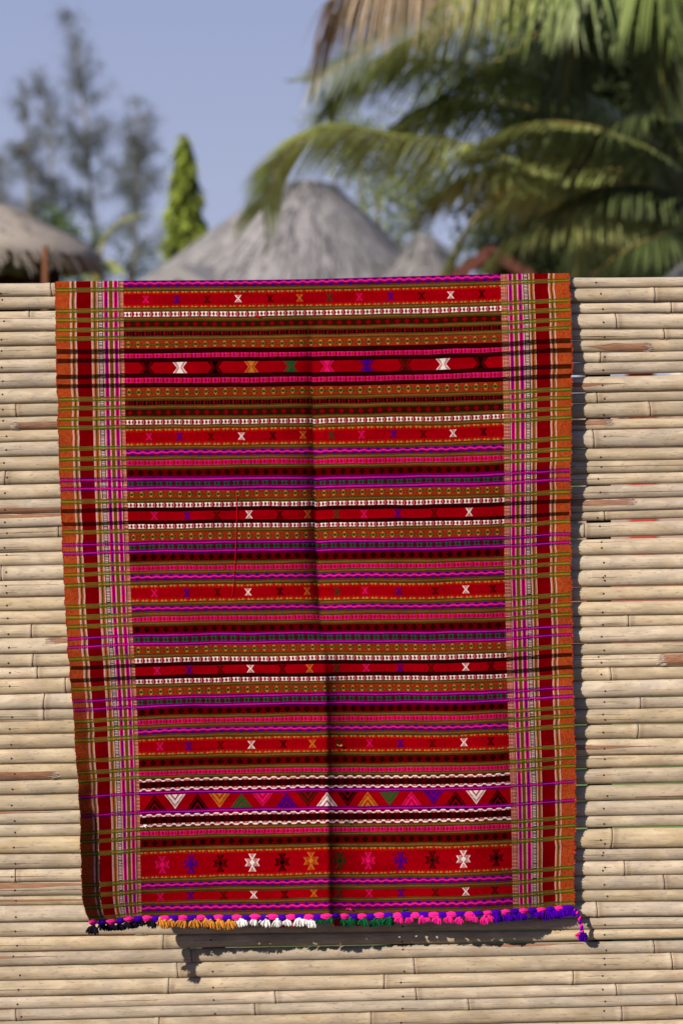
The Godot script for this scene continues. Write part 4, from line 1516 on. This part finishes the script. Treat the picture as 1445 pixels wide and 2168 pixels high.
# ------------------------------------------------------------------ palms
func frond(palm: Node3D, base: Vector3, line: Array, leaf_len: float, leaf_wide: float, count: int, hang: float, mat: Material, stem: Material, seed_is: int, roll := 0.0, label := "") -> void:
	# line: points of the midrib from the crown to the tip, in the world
	var r := RandomNumberGenerator.new()
	r.seed = seed_is
	var curve := Curve3D.new()
	var n := line.size()
	for k in n:
		var tan: Vector3 = (line[mini(k + 1, n - 1)] - line[maxi(k - 1, 0)]) * 0.17
		curve.add_point(line[k] - base, -tan, tan)
	var total := curve.get_baked_length()
	var pts := []
	var rad := []
	for k in 26:
		var t := k / 25.0
		pts.append(curve.sample_baked(total * t, true))
		rad.append(lerpf(0.026, 0.004, pow(t, 0.7)))
	var s := Shape.new()
	tube(s, pts, rad, 6)
	var fr := put("frond", s.mesh(), stem, palm, label)
	var lf := Shape.new()
	for side in [-1.0, 1.0]:
		for k in count:
			var t := (k + r.randf()) / count
			t = 0.06 + 0.94 * t
			var p := curve.sample_baked(total * t, true)
			var q := curve.sample_baked(minf(total * t + 0.05, total), true)
			var q0 := curve.sample_baked(maxf(total * t - 0.05, 0.0), true)
			var tang := (q - q0).normalized()
			var across := tang.cross(Vector3.UP)
			across = across.normalized() if across.length() > 0.05 else Vector3.RIGHT
			var over := across.cross(tang).normalized()
			if over.y < 0.0:
				over = -over
			across = across.rotated(tang, roll * (0.5 + 1.1 * t))
			over = over.rotated(tang, roll * (0.5 + 1.1 * t))
			var len := leaf_len * (0.40 + 0.60 * sin(PI * clampf(t * 0.80 + 0.06, 0.0, 1.0))) * r.randf_range(0.85, 1.1)
			var forward := lerpf(0.35, 1.15, t)
			var dir: Vector3 = (across * side + tang * forward + over * 0.22 + Vector3(r.randfn(), r.randfn(), r.randfn()) * 0.09).normalized()
			var wide := leaf_wide * r.randf_range(0.75, 1.15)
			var c := Color.WHITE * r.randf_range(0.68, 1.25)
			if r.randf() < 0.10:
				c = Color(1.25, 1.08, 0.86) * r.randf_range(0.7, 1.1)
			var pos := p
			var seg := 5
			var i0 := lf.v.size()
			for j in seg + 1:
				var f := float(j) / seg
				var d2 := (dir + Vector3.DOWN * hang * (1.0 - 0.75 * t * t) * (0.30 + 1.5 * f)).normalized()
				if j > 0:
					pos += d2 * len / seg
				var wv := d2.cross(over if absf(d2.dot(over)) < 0.93 else across).normalized() * wide * 0.5 * (1.0 - pow(f, 2.2)) * (0.55 + 0.45 * minf(1.0, f * 5.0))
				lf.add(pos - wv, Vector2.ZERO, c)
				lf.add(pos + wv, Vector2.ZERO, c)
			for j in seg:
				lf.quad(i0 + j * 2, i0 + j * 2 + 1, i0 + j * 2 + 3, i0 + j * 2 + 2)
	var lm := put("leaflets", lf.mesh(false), mat, fr)
	lm.set_meta("kind", "stuff")

func ats(rows: Array) -> Array:
	var out := []
	for row in rows:
		out.append(at(row[0], row[1], row[2]))
	return out

func build_palms() -> void:
	var green := leaf_material("frond_green", srgb(154, 166, 102), 0.8)
	var yellow := leaf_material("frond_yellow", srgb(190, 204, 132), 0.9)
	var lush := leaf_material("frond_lush", srgb(118, 136, 70), 0.7)
	var deep := leaf_material("frond_painted_shade", srgb(74, 88, 48), 0.4)  # darker copy of the frond green: shade inside the crown put into the colour
	var blue := leaf_material("frond_bluish", srgb(74, 88, 74), 0.3)
	var dead := leaf_material("frond_dead", srgb(196, 176, 154), 0.4)
	var stem := material("frond_stem", srgb(168, 146, 84), 0.8)
	var bark := material("palm_bark", srgb(104, 92, 80), 0.95)
	for q in [green, yellow, deep, blue, lush]:
		q.roughness = 0.5
		q.metallic_specular = 0.5
	# the palm whose two long fronds reach across the great roof
	var b := at(1560, HORIZON, 17.0)
	b.y = 0.0
	var p1 := thing("coconut_palm", "coconut palm whose long fronds arch leftwards over the great roof", "palm", b)
	var crown := at(1500, 470, 17.0)
	var s := Shape.new()
	tube(s, [Vector3.ZERO, (crown - b) * 0.5 + Vector3(0.15, 0, 0), crown - b], [0.16, 0.12, 0.10], 10)
	put("trunk", s.mesh(), bark, p1)
	frond(p1, b, ats([[1490, 470, 17], [1330, 440, 16.4], [1150, 368, 16.0], [990, 306, 15.7], [840, 288, 15.5], [720, 274, 15.4], [640, 296, 15.3], [588, 350, 15.3], [556, 440, 15.3]]), 0.66, 0.030, 190, 1.3, yellow, stem, 1, 0.45, "long yellow-green frond arching over the great roof")
	frond(p1, b, ats([[1490, 440, 17], [1380, 300, 16.6], [1240, 200, 16.3], [1100, 148, 16.0], [960, 130, 15.9], [850, 128, 15.8], [770, 150, 15.8], [716, 196, 15.8], [694, 246, 15.8]]), 0.66, 0.030, 180, 1.3, green, stem, 2, 0.3)
	frond(p1, b, ats([[1490, 480, 17], [1400, 440, 16.0], [1290, 420, 15.5], [1180, 440, 15.2], [1090, 490, 15.1], [1040, 560, 15.1]]), 0.66, 0.030, 160, 1.5, green, stem, 3, 0.2)
	frond(p1, b, ats([[1490, 470, 17], [1420, 350, 16.2], [1320, 290, 15.7], [1200, 260, 15.4], [1090, 270, 15.3], [980, 330, 15.3]]), 0.66, 0.030, 160, 1.5, green, stem, 4, 0.2)
	frond(p1, b, ats([[1500, 470, 17], [1470, 480, 15.6], [1420, 490, 14.9], [1340, 520, 14.6], [1250, 580, 14.5]]), 0.62, 0.036, 100, 1.4, deep, stem, 5, 0.2)
	frond(p1, b, ats([[1500, 440, 17], [1480, 330, 16.0], [1430, 260, 15.4], [1350, 240, 15.0], [1270, 280, 14.9], [1220, 350, 14.9]]), 0.62, 0.036, 100, 1.4, deep, stem, 6, 0.2)
	frond(p1, b, ats([[1500, 460, 17], [1400, 400, 16.4], [1260, 352, 16.2], [1130, 340, 16.1], [1000, 366, 16.0], [900, 430, 16.0]]), 0.66, 0.030, 160, 1.5, green, stem, 7, 0.2)
	frond(p1, b, ats([[1500, 460, 17], [1430, 410, 15.8], [1350, 390, 15.4], [1250, 400, 15.2], [1170, 450, 15.2], [1120, 520, 15.2]]), 0.62, 0.036, 110, 1.4, deep, stem, 8, 0.2)
	frond(p1, b, ats([[1500, 440, 17], [1350, 330, 16.6], [1180, 248, 16.4], [1020, 212, 16.3], [900, 226, 16.2], [816, 290, 16.2]]), 0.66, 0.030, 150, 1.5, green, stem, 9, 0.25)
	for k in 5:
		var a := 0.5 + k * 0.75
		var o := Vector3(cos(a), 0.0, -absf(sin(a)) * 0.6)
		frond(p1, b, [crown, crown + o * 0.7 + Vector3(0, 0.45, 0), crown + o * 1.5 + Vector3(0, 0.5, 0), crown + o * 2.2 + Vector3(0, 0.1, 0), crown + o * 2.6 + Vector3(0, -0.6, 0)], 0.6, 0.034, 70, 1.3, green, stem, 20 + k)
	# the nearer, taller palm whose crown is above the picture
	b = at(1700, HORIZON, 15.0)
	b.y = 0.0
	var p2 := thing("coconut_palm", "taller coconut palm at the right with dead brown leaves hanging from above", "palm", b)
	crown = at(1330, -330, 14.6)
	s = Shape.new()
	tube(s, [Vector3.ZERO, Vector3(0.05, 1.6, 0), Vector3(-0.1, 3.2, 0), (crown - b) * 0.8 + Vector3(0.45, 0.15, 0), crown - b], [0.17, 0.13, 0.12, 0.11, 0.10], 10)
	put("trunk", s.mesh(), bark, p2)
	# fronds whose leaflets hang down into view along the top edge
	frond(p2, b, ats([[1330, -330, 14.6], [1180, -260, 14.2], [1020, -170, 13.9], [880, -90, 13.7], [780, -30, 13.6], [712, 20, 13.6], [676, 90, 13.6]]), 0.80, 0.032, 150, 4.2, dead, stem, 31, 0.1, "dead brown frond hanging at the top")
	frond(p2, b, ats([[1330, -330, 14.6], [1160, -220, 14.2], [980, -110, 13.8], [850, -60, 13.6], [760, -30, 13.5], [696, 0, 13.5]]), 0.74, 0.036, 130, 5.0, dead, stem, 41, 0.1, "dead brown frond hanging at the top")
	frond(p2, b, ats([[1330, -330, 14.6], [1200, -200, 14.3], [1070, -110, 14.1], [950, -60, 14.0], [830, -30, 13.9], [740, 10, 13.9]]), 0.62, 0.036, 110, 2.2, green, stem, 32, 0.1)
	frond(p2, b, ats([[1330, -330, 14.6], [1150, -230, 14.6], [980, -90, 14.9], [860, 40, 15.2], [770, 110, 15.4], [700, 150, 15.5], [660, 172, 15.5]]), 0.42, 0.04, 90, 0.15, blue, stem, 33, 1.35)
	frond(p2, b, ats([[1330, -330, 14.6], [1360, -200, 14.0], [1400, -120, 13.6], [1460, -70, 13.3], [1540, -40, 13.1], [1620, 40, 13.0]]), 0.95, 0.034, 60, 3.2, lush, stem, 34)
	frond(p2, b, ats([[1330, -330, 14.6], [1240, -190, 13.9], [1150, -110, 13.5], [1060, -70, 13.3], [980, -40, 13.2], [910, 20, 13.2]]), 0.75, 0.032, 90, 3.0, green, stem, 35)
	frond(p2, b, ats([[1330, -330, 14.6], [1330, -200, 13.7], [1340, -130, 13.1], [1370, -80, 12.7], [1410, -50, 12.5], [1460, -10, 12.4]]), 0.9, 0.034, 50, 3.2, lush, stem, 36)
	frond(p2, b, ats([[1330, -330, 14.6], [1300, -190, 13.7], [1260, -120, 13.0], [1210, -80, 12.6], [1150, -50, 12.4], [1090, 0, 12.4]]), 0.9, 0.034, 60, 3.2, lush, stem, 37)
	frond(p2, b, ats([[1330, -330, 14.6], [1230, -170, 14.8], [1120, -60, 15.0], [1010, 10, 15.1], [900, 60, 15.2], [810, 120, 15.2]]), 0.7, 0.032, 140, 2.2, green, stem, 42, 0.2)
	frond(p2, b, ats([[1330, -330, 14.6], [1260, -120, 15.4], [1180, 30, 15.7], [1080, 110, 15.8], [980, 170, 15.9], [880, 240, 15.9]]), 0.7, 0.032, 150, 2.0, green, stem, 43, 0.2)
	frond(p2, b, ats([[1330, -330, 14.6], [1400, -220, 14.6], [1490, -100, 14.7], [1550, 40, 14.8], [1590, 200, 14.9]]), 0.8, 0.04, 70, 2.0, deep, stem, 38)
	frond(p2, b, ats([[1330, -330, 14.6], [1370, -180, 15.2], [1390, -30, 15.6], [1400, 120, 15.8], [1400, 250, 15.9]]), 0.75, 0.04, 90, 1.8, deep, stem, 39)
	frond(p2, b, ats([[1330, -330, 14.6], [1290, -160, 15.2], [1250, -20, 15.5], [1210, 110, 15.7], [1190, 220, 15.8]]), 0.75, 0.04, 90, 1.8, deep, stem, 40)
	# the top of the crown, above the picture: it shades what is below
	for k in 15:
		var a := TAU * k / 15.0 + 0.2
		var up := 0.35 + 0.5 * fposmod(k * 0.37, 1.0)
		var o := Vector3(cos(a), 0.0, sin(a))
		frond(p2, b, [crown, crown + o * 0.6 + Vector3(0, up, 0), crown + o * 1.4 + Vector3(0, up * 1.25, 0), crown + o * 2.2 + Vector3(0, up * 0.9, 0), crown + o * 2.8 + Vector3(0, up * 0.1, 0)], 0.75, 0.042, 80, 1.2, green, stem, 60 + k)
	# a young palm by the pavilion, two yellow-green fronds
	b = at(215, HORIZON, 21.0)
	b.y = 0.0
	var p3 := thing("young_palm", "young yellow-green palm with one arching leaf beside the pavilion roof", "palm", b)
	s = Shape.new()
	tube(s, [Vector3.ZERO, Vector3(0.02, 1.2, 0), at(205, 610, 21.0) - b], [0.06, 0.05, 0.03], 8)
	put("trunk", s.mesh(), bark, p3)
	frond(p3, b, ats([[205, 610, 21], [212, 540, 21], [228, 494, 21], [256, 466, 21], [290, 454, 21], [322, 458, 21]]), 0.20, 0.03, 46, 0.5, yellow, stem, 51)
	frond(p3, b, ats([[205, 610, 21], [214, 572, 21], [226, 552, 20.8], [240, 556, 20.7], [250, 574, 20.6]]), 0.18, 0.03, 36, 0.6, yellow, stem, 52)
	frond(p3, b, ats([[205, 610, 21], [190, 560, 21.3], [176, 548, 21.6], [160, 560, 21.8]]), 0.18, 0.03, 30, 0.6, green, stem, 53)
